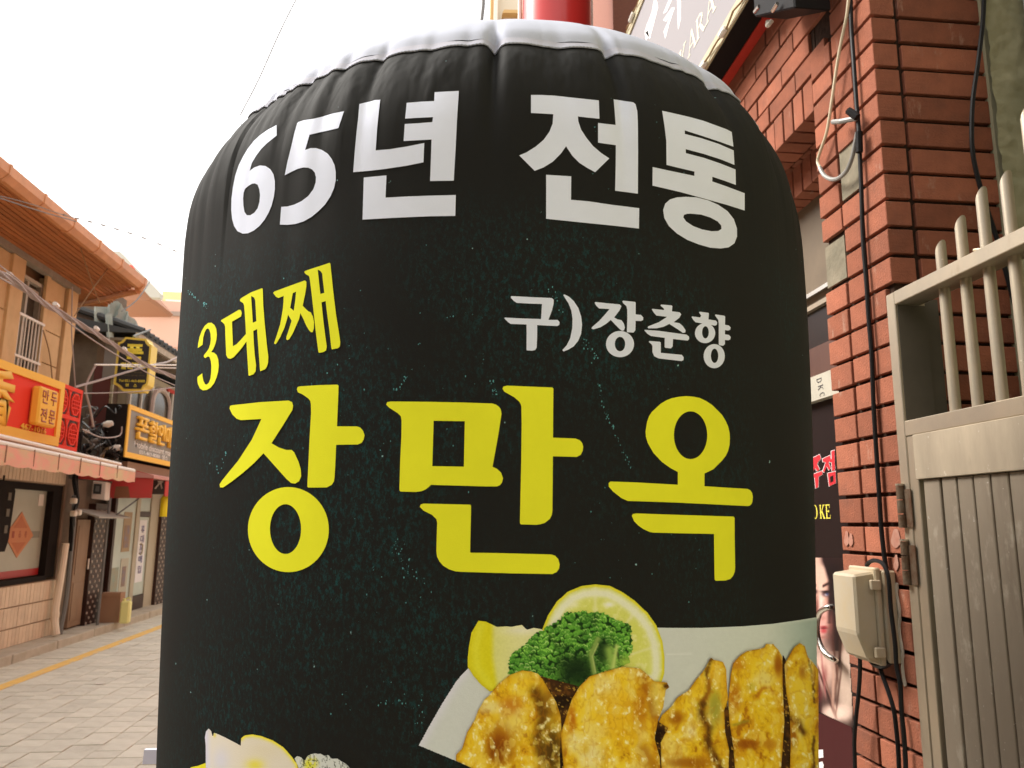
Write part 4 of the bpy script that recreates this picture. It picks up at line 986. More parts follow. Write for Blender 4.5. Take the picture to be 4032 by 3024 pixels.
sst = lambda v, a, b: (lambda t: t * t * (3 - 2 * t))(np.clip((v - a) / (b - a), 0, 1))
plate = f1([(60, 1360), (130, 1230), (250, 1020), (370, 830), (455, 740), (700, 560), (1300, 460), (1975, 412), (2212, 415)]) + \
        f2([(500, 280), (900, 280), (1300, 265), (1600, 240), (1850, 205), (2015, 178), (2100, 165), (2100, 1740)]) + f1([(900, 1720), (500, 1544)])
def p_plate(px, py):
    a = Art(px, py, (216, 224, 220))
    a.lay((176, 196, 194), sst(a.x, 3000, 3215)); a.lay((212, 216, 216), sst(3040 - a.x, 0, 500) * .7)
    e = a.line(f1([(60, 1360), (130, 1230), (250, 1020), (370, 830), (455, 740)]), 24); a.lay((222, 224, 236), e)
    a.lay((232, 236, 236), .8 * a.line(f2([(560, 538), (800, 534)]), 3)); a.lay((214, 224, 222), .8 * a.line(f2([(470, 285), (900, 285), (1300, 270), (1600, 245), (1850, 210), (2015, 183)]), 7))
    a.lay((180, 186, 178), .5 * a.g(2480, 2760, 120, 80)); a.c += (a.n(9, 3)[:, None] - .5) * .03
    return a.c
print_patch('printed_plate', plate, p_plate, .0006, 5)
slice_ = f1([(1055, 420), (1100, 310), (1170, 200), (1260, 120), (1370, 75), (1480, 62), (1600, 75), (1700, 125), (1800, 195), (1900, 290), (1970, 390), (2020, 520), (2037, 650), (2035, 780), (2010, 860), (1900, 900), (1400, 900), (1060, 800)])
def p_slice(px, py):
    a = Art((px - 1620) * 2.048, (py - 2270) * 2.048, (226, 228, 126))
    d = edist(a.x, a.y, [((x - 1620) * 2.048, (y - 2270) * 2.048) for x, y in slice_])
    a.lay((214, 222, 92), a.n(60, 2) * .6); a.lay((238, 238, 170), sst(a.n(34, 5), .55, .75) * .7)
    th = np.arctan2(a.y - 720, a.x - 1480)
    a.lay((236, 236, 180), np.exp(-((np.abs((th * 5 / PI) % 1 - .5)) / .05) ** 2) * .7)
    a.lay((240, 242, 212), 1.2 * np.exp(-((d - 68) / 34) ** 2)); a.lay((230, 222, 60), sst(26 - d, 0, 12)); a.lay((206, 205, 40), sst(9 - d, 0, 6) * .6)
    a.lay((250, 252, 240), a.g(1590, 225, 46, 22)); a.lay((248, 248, 220), a.g(1310, 225, 40, 30) * .7)
    return a.c + (a.n(7, 9)[:, None] - .5) * .06
print_patch('printed_lemon_slice', slice_, p_slice, .0009)
wedge = f1([(540, 355), (600, 362), (650, 385), (690, 405), (770, 400), (800, 405), (890, 388), (930, 428), (985, 412), (1055, 425), (1100, 500), (950, 650), (900, 800), (760, 900), (630, 925), (560, 870), (500, 800), (455, 730), (455, 650), (465, 560), (485, 450)])
def p_wedge(px, py):
    a = Art((px - 1620) * 2.048, (py - 2270) * 2.048, (226, 226, 140))
    a.lay((236, 234, 180), sst(a.x, 640, 900) * .6); a.lay((238, 236, 206), a.g(900, 430, 160, 40))
    a.lay((226, 218, 36), sst(655 + (a.y - 650) * .1 * (a.y > 650) * 1.5 - a.x, -30, 30)); a.lay((238, 238, 90), a.line([(560, 400), (520, 560), (530, 730), (640, 880)], 30) * .4)
    a.lay((206, 192, 40), a.line([(460, 740), (560, 870), (630, 925)], 16) * .6)
    return a.c + (a.n(12, 9)[:, None] - .5) * .06
print_patch('printed_lemon_wedge', wedge, p_wedge, .0012)
def frill(pts):
    o = []; rr = random.Random(8); c = np.mean(pts, 0)
    for i in range(len(pts)):
        a, b = np.array(pts[i], float), np.array(pts[(i + 1) % len(pts)], float); L = np.hypot(*(b - a)); k = max(1, int(L / 13)); nrm = (a + b) / 2 - c; nrm = nrm / np.hypot(*nrm)
        for t in range(k): o.append(tuple(a + (b - a) * t / k + nrm * (rr.uniform(2, 15) if t % 2 else rr.uniform(-12, 0))))
    return f1(o)
broc = frill([(785, 790), (780, 740), (790, 660), (820, 600), (850, 592), (880, 570), (910, 550), (940, 510), (1000, 455), (1060, 430), (1080, 405), (1130, 390), (1165, 360), (1200, 340), (1240, 290), (1300, 288), (1330, 285), (1390, 275), (1430, 288), (1480, 280), (1530, 290), (1570, 300), (1610, 330), (1650, 345), (1720, 370), (1755, 385), (1775, 430), (1765, 460), (1778, 500), (1770, 540), (1782, 600), (1740, 640), (1760, 690), (1640, 740), (1560, 760), (1480, 790), (1400, 830), (1360, 900), (1300, 960), (1230, 960), (1140, 900), (1080, 820), (1050, 800), (950, 755)])
def _b(): pass
def p_broc(px, py):
    a = Art((px - 1620) * 2.048, (py - 2270) * 2.048, (56, 118, 32))
    a.lay((80, 150, 40), sst(a.n(110, 4, 2), .35, .7) * .7); a.lay((16, 40, 14), sst(a.n(70, 8, 2), .55, .75) * .6)
    c = 36.0
    wq = a.x + 34 * (a.n(30, 41, 3) - .5); wr = a.y + 34 * (a.n(30, 43, 3) - .5)
    qx, qy = wq / c, wr / c * 1.15; best = np.full(a.x.shape, 9.); hh = np.zeros(a.x.shape); vv = np.zeros(a.x.shape)
    for dx in (-1, 0, 1):
        for dy in (-1, 0, 1):
            ix, iy = np.floor(qx) + dx, np.floor(qy) + dy
            jx = vnoise(ix + .01, iy + .01, 31); jy = vnoise(ix + .01, iy + .01, 57); d = np.hypot(qx - ix - jx, qy - iy - jy)
            m_ = d < best; hh = np.where(m_, vnoise(ix + .01, iy + .01, 99), hh); vv = np.where(m_, (qy - iy - jy), vv); best = np.where(m_, d, best)
    lit = sst(a.n(120, 12, 2) + (800 - a.y) / 2600, .42, .7)
    a.lay((150, 224, 76), np.exp(-((best - .34) / .14) ** 2) * (vv < .12) * (.6 + .4 * hh) * (.45 + .55 * lit))
    a.lay((206, 232, 150), np.exp(-((best - .36) / .07) ** 2) * (vv < -.16) * sst(hh, .55, .8) * .8)
    a.lay((10, 26, 10), sst(best, .52, .75) * .85)
    dark = a.g(1330, 760, 170, 150, 4); a.lay((14, 30, 12), dark * .9); a.lay((12, 28, 12), a.g(1540, 600, 60, 110, 4) * .85)
    a.lay((120, 150, 66), a.line([(1500, 500), (1440, 620), (1470, 780)], 20)); a.lay((180, 196, 110), a.line([(1500, 540), (1455, 640), (1480, 770)], 6) * .8)
    a.lay((128, 168, 66), a.line([(1590, 590), (1620, 740)], 40)); a.lay((178, 204, 100), a.line([(1650, 560), (1620, 740)], 16)); a.lay((150, 190, 60), a.g(1730, 690, 60, 50))
    a.lay((90, 140, 40), a.g(1165, 880, 22, 26)); a.lay((180, 200, 110), a.g(1165, 876, 9, 14))
    return np.clip(a.c, 0, 1) ** .82
print_patch('printed_broccoli', broc, p_broc, .0015, 2.6)
gaps = [f1([(1040, 800), (1340, 880), (1300, 1100), (1210, 1260), (1240, 1720), (980, 1720), (1000, 1000)]),
        f2([(440, 1180), (590, 1240), (520, 1400), (560, 1700), (430, 1740)]), f2([(960, 800), (1130, 960), (1230, 1400), (1240, 1740), (1000, 1740), (880, 1100)]),
        f2([(1690, 540), (1720, 600), (1760, 1100), (1760, 1740), (1640, 1740), (1660, 800)])]
def p_gap(px, py):
    a = Art(px, py, (66, 42, 20)); a.lay((110, 70, 26), sst(a.n(26, 3, 4, 1.6), .5, .75)); a.lay((38, 24, 12), sst(a.n(60, 8), .5, .7)); a.lay((190, 150, 60), sst(a.n(9, 4, 3), .68, .8)); return a.c
for k, gq in enumerate(gaps): print_patch('printed_gap_shade', gq, p_gap, .0017 + k * .0001, 4)  # dark gaps drawn as shade between the pictured dumplings
def dumpling(poly, seed, marks, ys=.45, warm=0.0):
    def paint(px, py):
        a = Art(px, py, (234, 184, 34))
        d = edist(px, py, poly); P = np.array(poly); cx = P[:, 0].mean()
        wx = a.x + 26 * (a.n(60, seed + 1, 3) - .5); wy = a.y + 26 * (a.n(60, seed + 2, 3) - .5)
        big = fbm(wx, wy * ys, 70, seed, 4); mid = fbm(wx, wy * .7, 22, seed + 5, 4); fine = fbm(wx, wy * .7, 11, seed + 8, 3)
        a.lay((246, 206, 56), sst(big, .38, .58)); a.lay((240, 212, 118), sst(big + .25 * mid, .66, .84) * .8)
        a.lay((206, 132, 26), sst(1 - big, .58, .74) * .5); a.lay((150, 78, 18), sst(1 - mid, .60, .74) * sst(1 - big, .5, .66) * .8)
        a.lay((206, 132, 28), np.exp(-d / 14) * .5); a.lay((120, 66, 18), np.exp(-d / 4) * .6)
        a.lay((214, 150, 30), sst(a.x - cx, 10, 160) * .3)
        for kind, *m_ in marks:
            if kind == 'e':
                cx_, cy_, rx, ry, c, al = m_; jit = 1 + .5 * (a.n(18, seed + 20, 3) - .5)
                a.lay(c, al * np.exp(-((((a.x - cx_) / rx) ** 2 + ((a.y - cy_) / ry) ** 2) * jit) ** 1.6))
            if kind == 'l':
                pts, wd, c, al = m_; jx = 14 * (a.n(16, seed + 30, 3) - .5); sv = a.x; a.x = a.x + jx; q = a.line(pts, wd); a.x = sv; a.lay(c, al * q)
        rid = 1 - np.abs(2 * fbm(wx, wy * .6, 30, seed + 40, 3) - 1); a.lay((190, 112, 22), sst(rid, .86, .97) * .28); a.lay((170, 100, 20), sst(1 - fine, .62, .78) * .25)
        a.lay((252, 226, 120), sst(mid, .50, .66) * .45); a.lay((255, 246, 196), sst(fine, .60, .74) * sst(mid, .44, .6) * .8)
        return np.clip(a.c, 0, 1) ** np.array([.80, .80, 1.0])
    return paint
d1 = f1([(620, 960), (700, 860), (790, 790), (890, 752), (960, 760), (1020, 780), (1060, 830), (1110, 920), (1160, 1000), (1200, 1120), (1206, 1250), (1190, 1400), (1200, 1720), (900, 1720), (500, 1544), (360, 1478), (362, 1430), (410, 1380), (450, 1250), (510, 1150), (540, 1070), (590, 985)])
d2 = f1([(1200, 1260), (1240, 1130), (1290, 980), (1350, 880), (1430, 800), (1560, 760), (1690, 725), (1830, 735), (1890, 780), (1950, 840), (2050, 850), (2070, 890), (2040, 910), (2020, 1050), (1980, 1150), (1950, 1300), (1990, 1450), (2010, 1720), (1240, 1720), (1210, 1400)])
d3 = f2([(500, 1130), (590, 1050), (650, 960), (760, 890), (830, 790), (920, 680), (980, 565), (1010, 590), (1100, 610), (1130, 680), (1140, 870), (1150, 980), (1110, 1090), (1120, 1300), (1160, 1480), (1150, 1740), (500, 1740), (490, 1400), (560, 1260), (470, 1200)])
d4 = f2([(1150, 980), (1175, 720), (1200, 620), (1260, 550), (1330, 505), (1440, 485), (1500, 470), (1520, 435), (1590, 435), (1640, 490), (1680, 560), (1682, 800), (1690, 1000), (1700, 1200), (1680, 1500), (1660, 1740), (1220, 1740), (1200, 1450), (1160, 1200)])
d5 = f2([(1700, 640), (1740, 560), (1790, 470), (1850, 425), (1900, 455), (1930, 560), (1970, 600), (2030, 680), (2100, 800), (2100, 1740), (1750, 1740), (1760, 1400), (1750, 1100), (1715, 900)])
S1 = lambda x, y: (1620 + x / 2.048, 2270 + y / 2.048); S2 = lambda x, y: (2400 + x / 2.499, 2360 + y / 2.499)
BR, DB, LT = (140, 66, 14), (70, 36, 14), (238, 222, 160)
print_patch('printed_dumpling', d1, dumpling(d1, 11, [('e', *S1(715, 1350), 62, 84, BR, .95), ('e', *S1(700, 1400), 40, 50, (110, 48, 12), .8), ('e', *S1(800, 1040), 52, 40, (186, 96, 22), .8), ('e', *S1(1110, 1020), 46, 60, (120, 74, 22), .8), ('l', [S1(1000, 920), S1(1060, 1120), S1(1010, 1300), S1(1060, 1500)], 22, DB, .85), ('e', *S1(1130, 1400), 46, 110, (62, 38, 16), .95),
                                                              ('e', *S1(630, 1050), 50, 26, LT, .8), ('e', *S1(900, 790), 60, 16, (226, 196, 80), .6), ('e', *S1(850, 1180), 40, 60, LT, .45)]), .0021)
print_patch('printed_dumpling', d2, dumpling(d2, 23, [('e', *S1(1310, 1330), 36, 44, LT, .9), ('e', *S1(1440, 1440), 56, 66, LT, .9), ('e', *S1(1390, 1370), 20, 26, (220, 176, 60), .9), ('e', *S1(1660, 1120), 90, 120, (232, 172, 36), .7), ('l', [S1(1850, 780), S1(1900, 950), S1(1960, 1120)], 20, BR, .8), ('l', [S1(1960, 880), S1(1960, 1080)], 22, (226, 206, 120), .6), ('e', *S1(2045, 885), 14, 14, DB, 1),
                                                              ('e', *S1(1830, 1080), 30, 90, (176, 96, 20), .7), ('e', *S1(1550, 870), 36, 30, LT, .5), ('l', [S1(1860, 1400), S1(1960, 1544)], 30, BR, .6), ('e', *S1(1290, 1150), 16, 50, (176, 84, 20), .8)]), .0022)
print_patch('printed_dumpling', d3, dumpling(d3, 37, [('l', [S2(985, 580), S2(940, 700), S2(950, 780)], 9, DB, .95), ('l', [S2(960, 800), S2(960, 900), S2(910, 1000)], 12, (120, 60, 20), .9), ('l', [S2(900, 1030), S2(890, 1150), S2(960, 1250), S2(950, 1400), S2(1000, 1520), S2(1080, 1659)], 17, DB, .95), ('e', *S2(1020, 1060), 26, 74, (150, 146, 62), .9),
                                                              ('e', *S2(640, 1160), 34, 28, BR, .8), ('e', *S2(780, 1300), 22, 26, (250, 236, 190), .8), ('e', *S2(1060, 720), 40, 60, (232, 178, 52), .7), ('l', [S2(640, 1500), S2(680, 1400), S2(800, 1350)], 12, (200, 130, 30), .6), ('e', *S2(760, 1600), 90, 26, BR, .8)]), .0023)
print_patch('printed_dumpling', d4, dumpling(d4, 51, [('l', [S2(1440, 950), S2(1480, 870), S2(1560, 860), S2(1590, 920)], 7, (180, 96, 26), .8), ('e', *S2(1640, 640), 18, 46, BR, .9), ('e', *S2(1220, 960), 26, 60, (170, 84, 18), .8), ('e', *S2(1330, 1420), 60, 22, BR, .9), ('e', *S2(1500, 780), 44, 30, LT, .6), ('e', *S2(1250, 640), 26, 22, (190, 110, 30), .7), ('e', *S2(1380, 860), 20, 18, (150, 140, 50), .6), ('e', *S2(1560, 1420), 26, 24, (176, 100, 30), .7), ('l', [S2(1200, 1230), S2(1340, 1190)], 6, (140, 130, 50), .7)]), .0024)
print_patch('printed_dumpling', d5, dumpling(d5, 67, [('l', [S2(1730, 1150), S2(1830, 1200), S2(1890, 1310)], 12, DB, .95), ('l', [S2(1940, 600), S2(1985, 850), S2(1990, 1010)], 5, DB, .9), ('l', [S2(1990, 1350), S2(1985, 1700)], 6, DB, .9), ('e', *S2(1790, 1330), 16, 60, BR, .8), ('e', *S2(1880, 700), 16, 30, BR, .7), ('l', [S2(1710, 640), S2(1700, 760)], 6, (220, 200, 140), .8), ('e', *S2(1990, 740), 8, 24, BR, .8)], ys=.3), .0025)
lem2 = f3([(432, 640), (430, 400), (425, 345), (432, 305), (450, 285), (466, 300), (478, 345), (485, 315), (500, 318), (560, 345), (665, 400), (668, 350), (690, 332), (740, 325), (800, 335), (880, 365), (950, 410), (1000, 465), (1040, 520), (1060, 600), (1060, 640)])
def p_lem2(px, py):
    a = Art((px - 560) * 1.7015, (py - 2700) * 1.7015, (228, 220, 204))
    a.lay((214, 214, 232), sst(480 - a.x, 0, 60) + a.g(530, 500, 60, 90) * .7); a.lay((226, 216, 190), a.g(820, 430, 120, 60))
    a.lay((238, 226, 60), a.line([(668, 350), (690, 332), (740, 325), (800, 335), (880, 365), (950, 410), (1000, 465), (1040, 520), (1060, 600)], 17)); a.lay((232, 220, 90), a.g(760, 530, 60, 40)); a.lay((230, 214, 90), a.g(490, 330, 9, 14))
    return a.c
print_patch('printed_lemon_slice', lem2, p_lem2, .0008)
print_patch('printed_lemon_wedge', f3([(320, 560), (330, 545), (380, 535), (431, 515), (431, 640), (320, 640)]), lambda x, y: Art(x, y, (230, 220, 50)).c, .0008)
br2 = f3([(1025, 485), (1040, 470), (1065, 475), (1095, 500), (1110, 470), (1130, 458), (1160, 450), (1185, 455), (1200, 453), (1225, 468), (1250, 460), (1275, 488), (1310, 485), (1340, 505), (1375, 525), (1400, 555), (1420, 640), (1060, 640), (1050, 540)])
def p_br2(px, py):
    a = Art((px - 560) * 1.7015, (py - 2700) * 1.7015, (214, 218, 214)); a.lay((226, 224, 70), a.g(1130, 520, 50, 50, 4) * sst(a.n(14, 3), .35, .5))
    a.lay((28, 40, 22), sst(np.abs(a.n(30, 5, 3, 1.6, .7) - .5), .05, .0) * 1.2); a.lay((220, 222, 214), a.g(1050, 500, 26, 30)); return a.c
print_patch('printed_broccoli', br2, p_br2, .0010)
# ------------------------------------------------------------------ left side of the street
XA = -4.68
OCH = mat('ochre_stone', (0.72, 0.50, 0.27), 0.85, var=0.05, color2=(0.60, 0.40, 0.20), nscale=2.2, bump=.2, bscale=40)
flecks(OCH, (0.48, 0.34, 0.18), 1.6, .52, .70, .6, world=True, stretch=(1, 1, .4))
OCHD = mat('ochre_joint', (0.25, 0.15, 0.07), 0.9)
CONC = mat('grey_concrete_band', (0.34, 0.30, 0.24), 0.9, color2=(0.25, .215, .165), nscale=5)
WOOD = mat('stained_soffit_board', (0.42, 0.155, 0.05), 0.7, var=.15, color2=(0.30, .11, .035), nscale=4, stretch=(8, .6, 4))
COPPER = mat('copper_gutter', (0.66, 0.31, 0.14), 0.5, noise=.2, nscale=6)
TILE = mat('beige_wall_tile', (0.76, 0.60, 0.43), 0.6, var=.06, noise=.1, nscale=10)
flecks(TILE, (0.55, 0.42, 0.30), 2.2, .54, .70, .5, world=True)
GROUT = mat('tile_grout', (0.34, 0.25, 0.17), 0.9)
WINF = mat('pale_window_frame', (0.5, 0.46, 0.38), 0.5)
DGL = mat('dark_window_glass', (0.03, 0.03, 0.03), 0.15, color2=(0.09, .075, .05), nscale=5)
FROST = mat('frosted_glass', (0.44, 0.44, 0.355), 0.35, color2=(0.38, .38, .30), nscale=1.5)
DKF = mat('dark_shop_frame', (0.018, 0.014, 0.012), 0.8, spec=.1)
SRED = mat('sign_red', (0.80, 0.055, 0.03), 0.6, spec=.12); SGOLD = mat('sign_gold', (0.90, 0.50, 0.065), 0.5, spec=.2)
AWR = mat('faded_awning_cloth', (0.82, 0.33, 0.27), 0.8, color2=(0.62, 0.50, 0.28), nscale=3.2, stretch=(1, 1.0, 2.0))
AWR2 = mat('red_awning_cloth', (0.56, 0.055, 0.055), 0.8, spec=.1, color2=(0.48, .08, .06), nscale=3)
WHM = mat('white_metal_tube', (0.78, 0.72, 0.63), 0.4)
def F(name, y0, y1, z0, z1, X, t, m, parent, bevel=0):
    return MB().box((X - t, y0, z0), (X, y1, z1)).build(name, m, parent, bevel=bevel)

A = thing('shop_building', 'ochre stone fronted building with deep copper-edged eaves and tiled shop front', 'building', (XA, 8, 0))
F('wall', -9, 10.12, 0, 4.5, XA - .135, 3.5, OCHD, A)
# stone panels of the upper floor, with the window bay left open
rowz = [2.55, 2.94, 3.33, 3.72, 4.08, 4.36]
def panels(y0, y1):
    for a, b in zip(rowz[:-1], rowz[1:]):
        F('stone_panel', y0 + .006, y1 - .006, a + .006, b - .006, XA + random.uniform(-.002, .002), .13, OCH, A, .004)
for y0, y1 in ((9.45, 9.85), (8.28, 8.62), (7.88, 8.27), (7.48, 7.87), (7.08, 7.47)): panels(y0, y1)
for y in (10.0, 8.70, 7.0):
    F('pilaster', y - .13, y + .13 if y < 10 else 10.13, 2.5, 4.36, XA + .035, .06, OCH, A, .004)
F('pilaster', 9.36, 9.445, 2.5, 4.36, XA + .015, .04, OCH, A, .003)
F('concrete_band', -9, 10.135, 4.361, 4.50, XA + .05, .10, CONC, A)
# window with grille
w = F('window', 8.84, 9.35, 2.6, 4.22, XA - .09, .03, DGL, A)
F('frame', 8.82, 8.86, 2.6, 4.24, XA - .03, .06, WINF, w); F('frame', 9.33, 9.37, 2.6, 4.24, XA - .03, .06, bpy.data.materials['grey_concrete_band'], w)
F('frame', 9.06, 9.10, 2.6, 4.20, XA - .05, .04, WINF, w); F('frame', 8.86, 9.33, 4.10, 4.14, XA - .05, .04, WINF, w); F('frame', 8.86, 9.33, 4.20, 4.24, XA - .03, .06, WINF, w)
for i in range(8):
    MB().tube([(XA + .03, 8.83 + i * .073, 2.7), (XA + .03, 8.83 + i * .073, 3.75)], .008, 6).build('grille_bar', WHM, w)
for z in (3.75, 3.28, 2.75): MB().box((XA + .018, 8.81, z - .014), (XA + .042, 9.37, z + .014)).build('grille_rail', WHM, w)
# eaves: boards, gutter, end fascia
XGt = -3.84
zs_ = 4.43
nb_ = 11; bw = (XGt - .03 - (XA + .05)) / nb_
for i in range(nb_):
    x0 = XA + .05 + i * bw; ye = 10.95 - (i + .5) / nb_ * 1.05
    MB().hexa([(x0 + .004, -9, zs_ + .004 * (i % 2)), (x0 + bw - .012, -9, zs_ + .004 * (i % 2)), (x0 + bw - .012, ye - .05, zs_ + .004 * (i % 2)), (x0 + .004, ye + .05, zs_ + .004 * (i % 2))],
              [(x0 + .004, -9, zs_ + .03), (x0 + bw - .012, -9, zs_ + .03), (x0 + bw - .012, ye - .05, zs_ + .03), (x0 + .004, ye + .05, zs_ + .03)]).build('soffit_board', WOOD, A)
MB().hexa([(-8.2, 10.13, zs_), (XA + .05, 10.13, zs_), (XA + .05, 10.97, zs_), (-8.2, 10.97, zs_)], [(-8.2, 10.13, zs_ + .03), (XA + .05, 10.13, zs_ + .03), (XA + .05, 10.97, zs_ + .03), (-8.2, 10.97, zs_ + .03)]).build('soffit_board', WOOD, A)
MB().hexa([(-8.2, -9, zs_ + .035), (XGt, -9, zs_ + .035), (XGt, 9.9, zs_ + .035), (-8.2, 10.97, zs_ + .035)], [(-8.2, -9, 5.2), (XGt, -9, zs_ + .10), (XGt, 9.9, zs_ + .10), (-8.2, 10.97, 5.2)]).build('roof', bpy.data.materials['copper_gutter'], A)
gprof = []
MB().prism([(XGt - .05, zs_ - .01), (XGt + .01, zs_ - .02), (XGt + .065, zs_ + .03), (XGt + .07, zs_ + .115), (XGt + .045, zs_ + .12), (XGt - .05, zs_ + .10)], 1, -9, 9.93).build('gutter', COPPER, A)
for i in range(22):
    y = 9.2 - i * .62
    MB().prism([(XGt - .055, zs_ - .016), (XGt + .01, zs_ - .027), (XGt + .072, zs_ + .027), (XGt + .077, zs_ + .122), (XGt + .04, zs_ + .127), (XGt - .04, zs_ + .11)], 1, y, y + .035).build('gutter_collar', COPPER, A)
MB().prism([(XGt - .05, zs_ - .03), (XGt + .02, zs_ - .045), (XGt + .07, zs_ + .03), (XGt + .075, zs_ + .125), (XGt - .05, zs_ + .11)], 1, 9.93, 10.0).build('gutter_end', COPPER, A)
MB().tube([(XGt - .02, 9.98, zs_ - .04), (-5.1, 10.98, zs_ - .0)], .04, 8).build('fascia_pipe', COPPER, A, smooth=True)
for (x, y) in ((252, 850), (512, 1058)):  # plain red caps like roof tile ends, nothing lit inside
    p = onX(x, y, XGt - .1)
    t = thing('roof_cap', 'small red cap standing behind the gutter, ' + ('the upper left one' if x < 300 else 'near the gutter end'), 'lamp', tuple(p))
    MB().tube([p + np.array([0, 0, -.10]), p + np.array([0, 0, .0]), p + np.array([0, .02, .035])], [.065, .06, .03], 10).build('cap', SRED, t, smooth=True)
    MB().tube([p + np.array([0, 0, -.115]), p + np.array([0, 0, -.101])], .02, 6).build('stem', COPPER, t)
# shop front: window, tile apron, tile band
sw = F('shop_window', 5.2, 10.27, .84, 1.90, XA - .10, .03, FROST, A)
F('frame', 5.1, 10.40, 1.84, 1.915, XA - .02, .09, DKF, sw); F('frame', 10.17, 10.40, .80, 1.84, XA - .02, .09, DKF, sw); F('frame', 5.1, 10.17, .775, .83, XA - .0, .11, DKF, sw)
F('red_strip', 5.2, 10.16, .84, .92, XA - .095, .004, mat('strip_red', (.42, .02, .02), .4), sw)
F('sticker_band', 9.55, 10.10, 1.28, 1.36, XA - .096, .003, mat('grey_film', (.24, .23, .18), .5), sw)
F('white_card', 9.98, 10.10, 1.66, 1.80, XA - .096, .003, WHM, sw)
dq = [onX(x, y, XA - .094) for x, y in ((87, 2015), (131, 2108), (66, 2197), (20, 2110))]
DOR = mat('orange_diamond_paper', (.58, .23, .095), .6); DOR2 = mat('orange_diamond_dark', (.50, .16, .06), .6)
dc = sum(dq) / 4
MB().add([tuple(p) for p in dq] + [tuple(p - np.array([.004, 0, 0])) for p in dq], [(0, 1, 2, 3), (4, 7, 6, 5), (0, 4, 5, 1), (1, 5, 6, 2), (2, 6, 7, 3), (3, 7, 4, 0)]).build('diamond_sticker', DOR, sw)
for s_ in (1, -1):
    q_ = [dc + (p - dc) * .82 for p in dq]
    tip = q_[0] if s_ > 0 else q_[2]
    a_, b2_ = (tip + (q_[3] - tip) * .62), (tip + (q_[1] - tip) * .62)
    MB().add([tuple(p + np.array([.002, 0, 0])) for p in (tip, a_, b2_)], [(0, 1, 2)]).build('sticker_corner', DOR2, sw)
RDK = mat('dark_orange_ink', (.36, .07, .03), .6)
for k, (ch, dy) in enumerate((('一', .26), ('品', .0), ('香', -.24))):
    place_text('letter', ch, (XA - .091, dc[1] - dy * .55, dc[2] + .01), (0, 1, 0), (0, 0, 1), .05, .075, RDK, sw, .0, .0)
y = 5.6
n_ = 0
while y < 10.46:                                  # apron of upright tiles, three rows and a cut one
    for r, (z0, z1) in enumerate(((.535, .76), (.30, .525), (.095, .29))):
        if n_ < 290 and y > 7.7: F('wall_tile', y + .0035, y + .0735, z0 + .004, z1 - .002, XA + random.uniform(-.001, .002), .018, TILE, A); n_ += 1
    y += .077
F('tile_apron', 5.2, 7.72, .095, .76, XA, .02, TILE, A)
F('apron_back', 5.2, 10.46, 0, .77, XA - .012, .04, GROUT, A)
y = 8.6
while y < 10.42:
    F('wall_tile', y + .0035, y + .0735, 1.935, 2.16, XA + random.uniform(-.001, .002), .018, TILE, A); y += .077
F('tile_band_back', 5.2, 10.43, 1.92, 2.4, XA - .012, .03, GROUT, A)
F('door_jamb', 10.402, 10.46, .77, 2.4, XA, .06, mat('brown_jamb', (.20, .125, .08), .7), A)
# black hanging board at the left edge
p = onX(0, 1890, -4.5)
hb = thing('hanging_board', 'black rounded hanging board at the left edge beside the shop window', 'sign', (-4.5, 8.2, 1.2))
z0, z1, yr = onX(10, 2172, -4.5)[2], onX(10, 1892, -4.5)[2], onX(38, 2030, -4.5)[1]
MB().prism([(yr - .45, z0), (yr - .05, z0), (yr, z0 + .12), (yr + .02, z1 - .1), (yr - .03, z1 - .03), (yr - .1, z1), (yr - .45, z1)], 0, -4.53, -4.48).build('board', DKF, hb)
MB().tube([(-4.5, yr - .2, z1), (-4.5, yr - .2, 1.95)], .01, 6).build('hanger', DKF, hb)
for i in range(3): MB().box((-4.478, yr - .12, z1 - .2 - i * .17), (-4.474, yr - .06, z1 - .12 - i * .17)).build('gold_mark', mat('faint_gold', (.1, .08, .05), .5), hb)

# red and gold restaurant sign with lattice end
rsn = thing('restaurant_sign', 'red restaurant sign board with gold frame, raised gold plaque and cut-out lattice end', 'sign', (-4.35, 8.5, 2.3))
XS = -4.30; zA, zB = 2.32, 3.05
F('panel', 5.6, 9.28, zA + .02, zB - .02, XS - .02, .25, SRED, rsn)
F('frame', 5.6, 9.29, zB - .085, zB, XS, .27, SGOLD, rsn); F('frame', 5.6, 9.29, zA, zA + .10, XS, .27, SGOLD, rsn)
F('frame', 9.20, 9.295, zA + .101, zB - .086, XS + .001, .27, SGOLD, rsn)
pq = F('plaque', 8.58, 8.98, 2.49, 2.90, XS + .09, .10, SGOLD, rsn, .02)
GRN = mat('green_ink', (.12, .09, .01), .5)
RDI = mat('dark_red_ink', (.35, .05, .02), .5)
for ch, yy, zz in (('만', 8.69, 2.80), ('두', 8.87, 2.80), ('전', 8.69, 2.60), ('문', 8.87, 2.60)):
    place_text('letter', ch, (XS + .092, yy, zz), (0, 1, 0), (0, 0, 1), .135, .15, RDI, pq, .015, .002)
place_text('phone_number', '467-1016', (XS - .012, 8.72, 2.455), (0, 1, 0), (0, 0, 1), .54, .062, SGOLD, rsn, .02, .008)
place_text('letter', '香', (XS - .018, 7.97, 2.69), (0, 1, 0), (0, 0, 1), .60, .56, SGOLD, rsn, .035, .02)
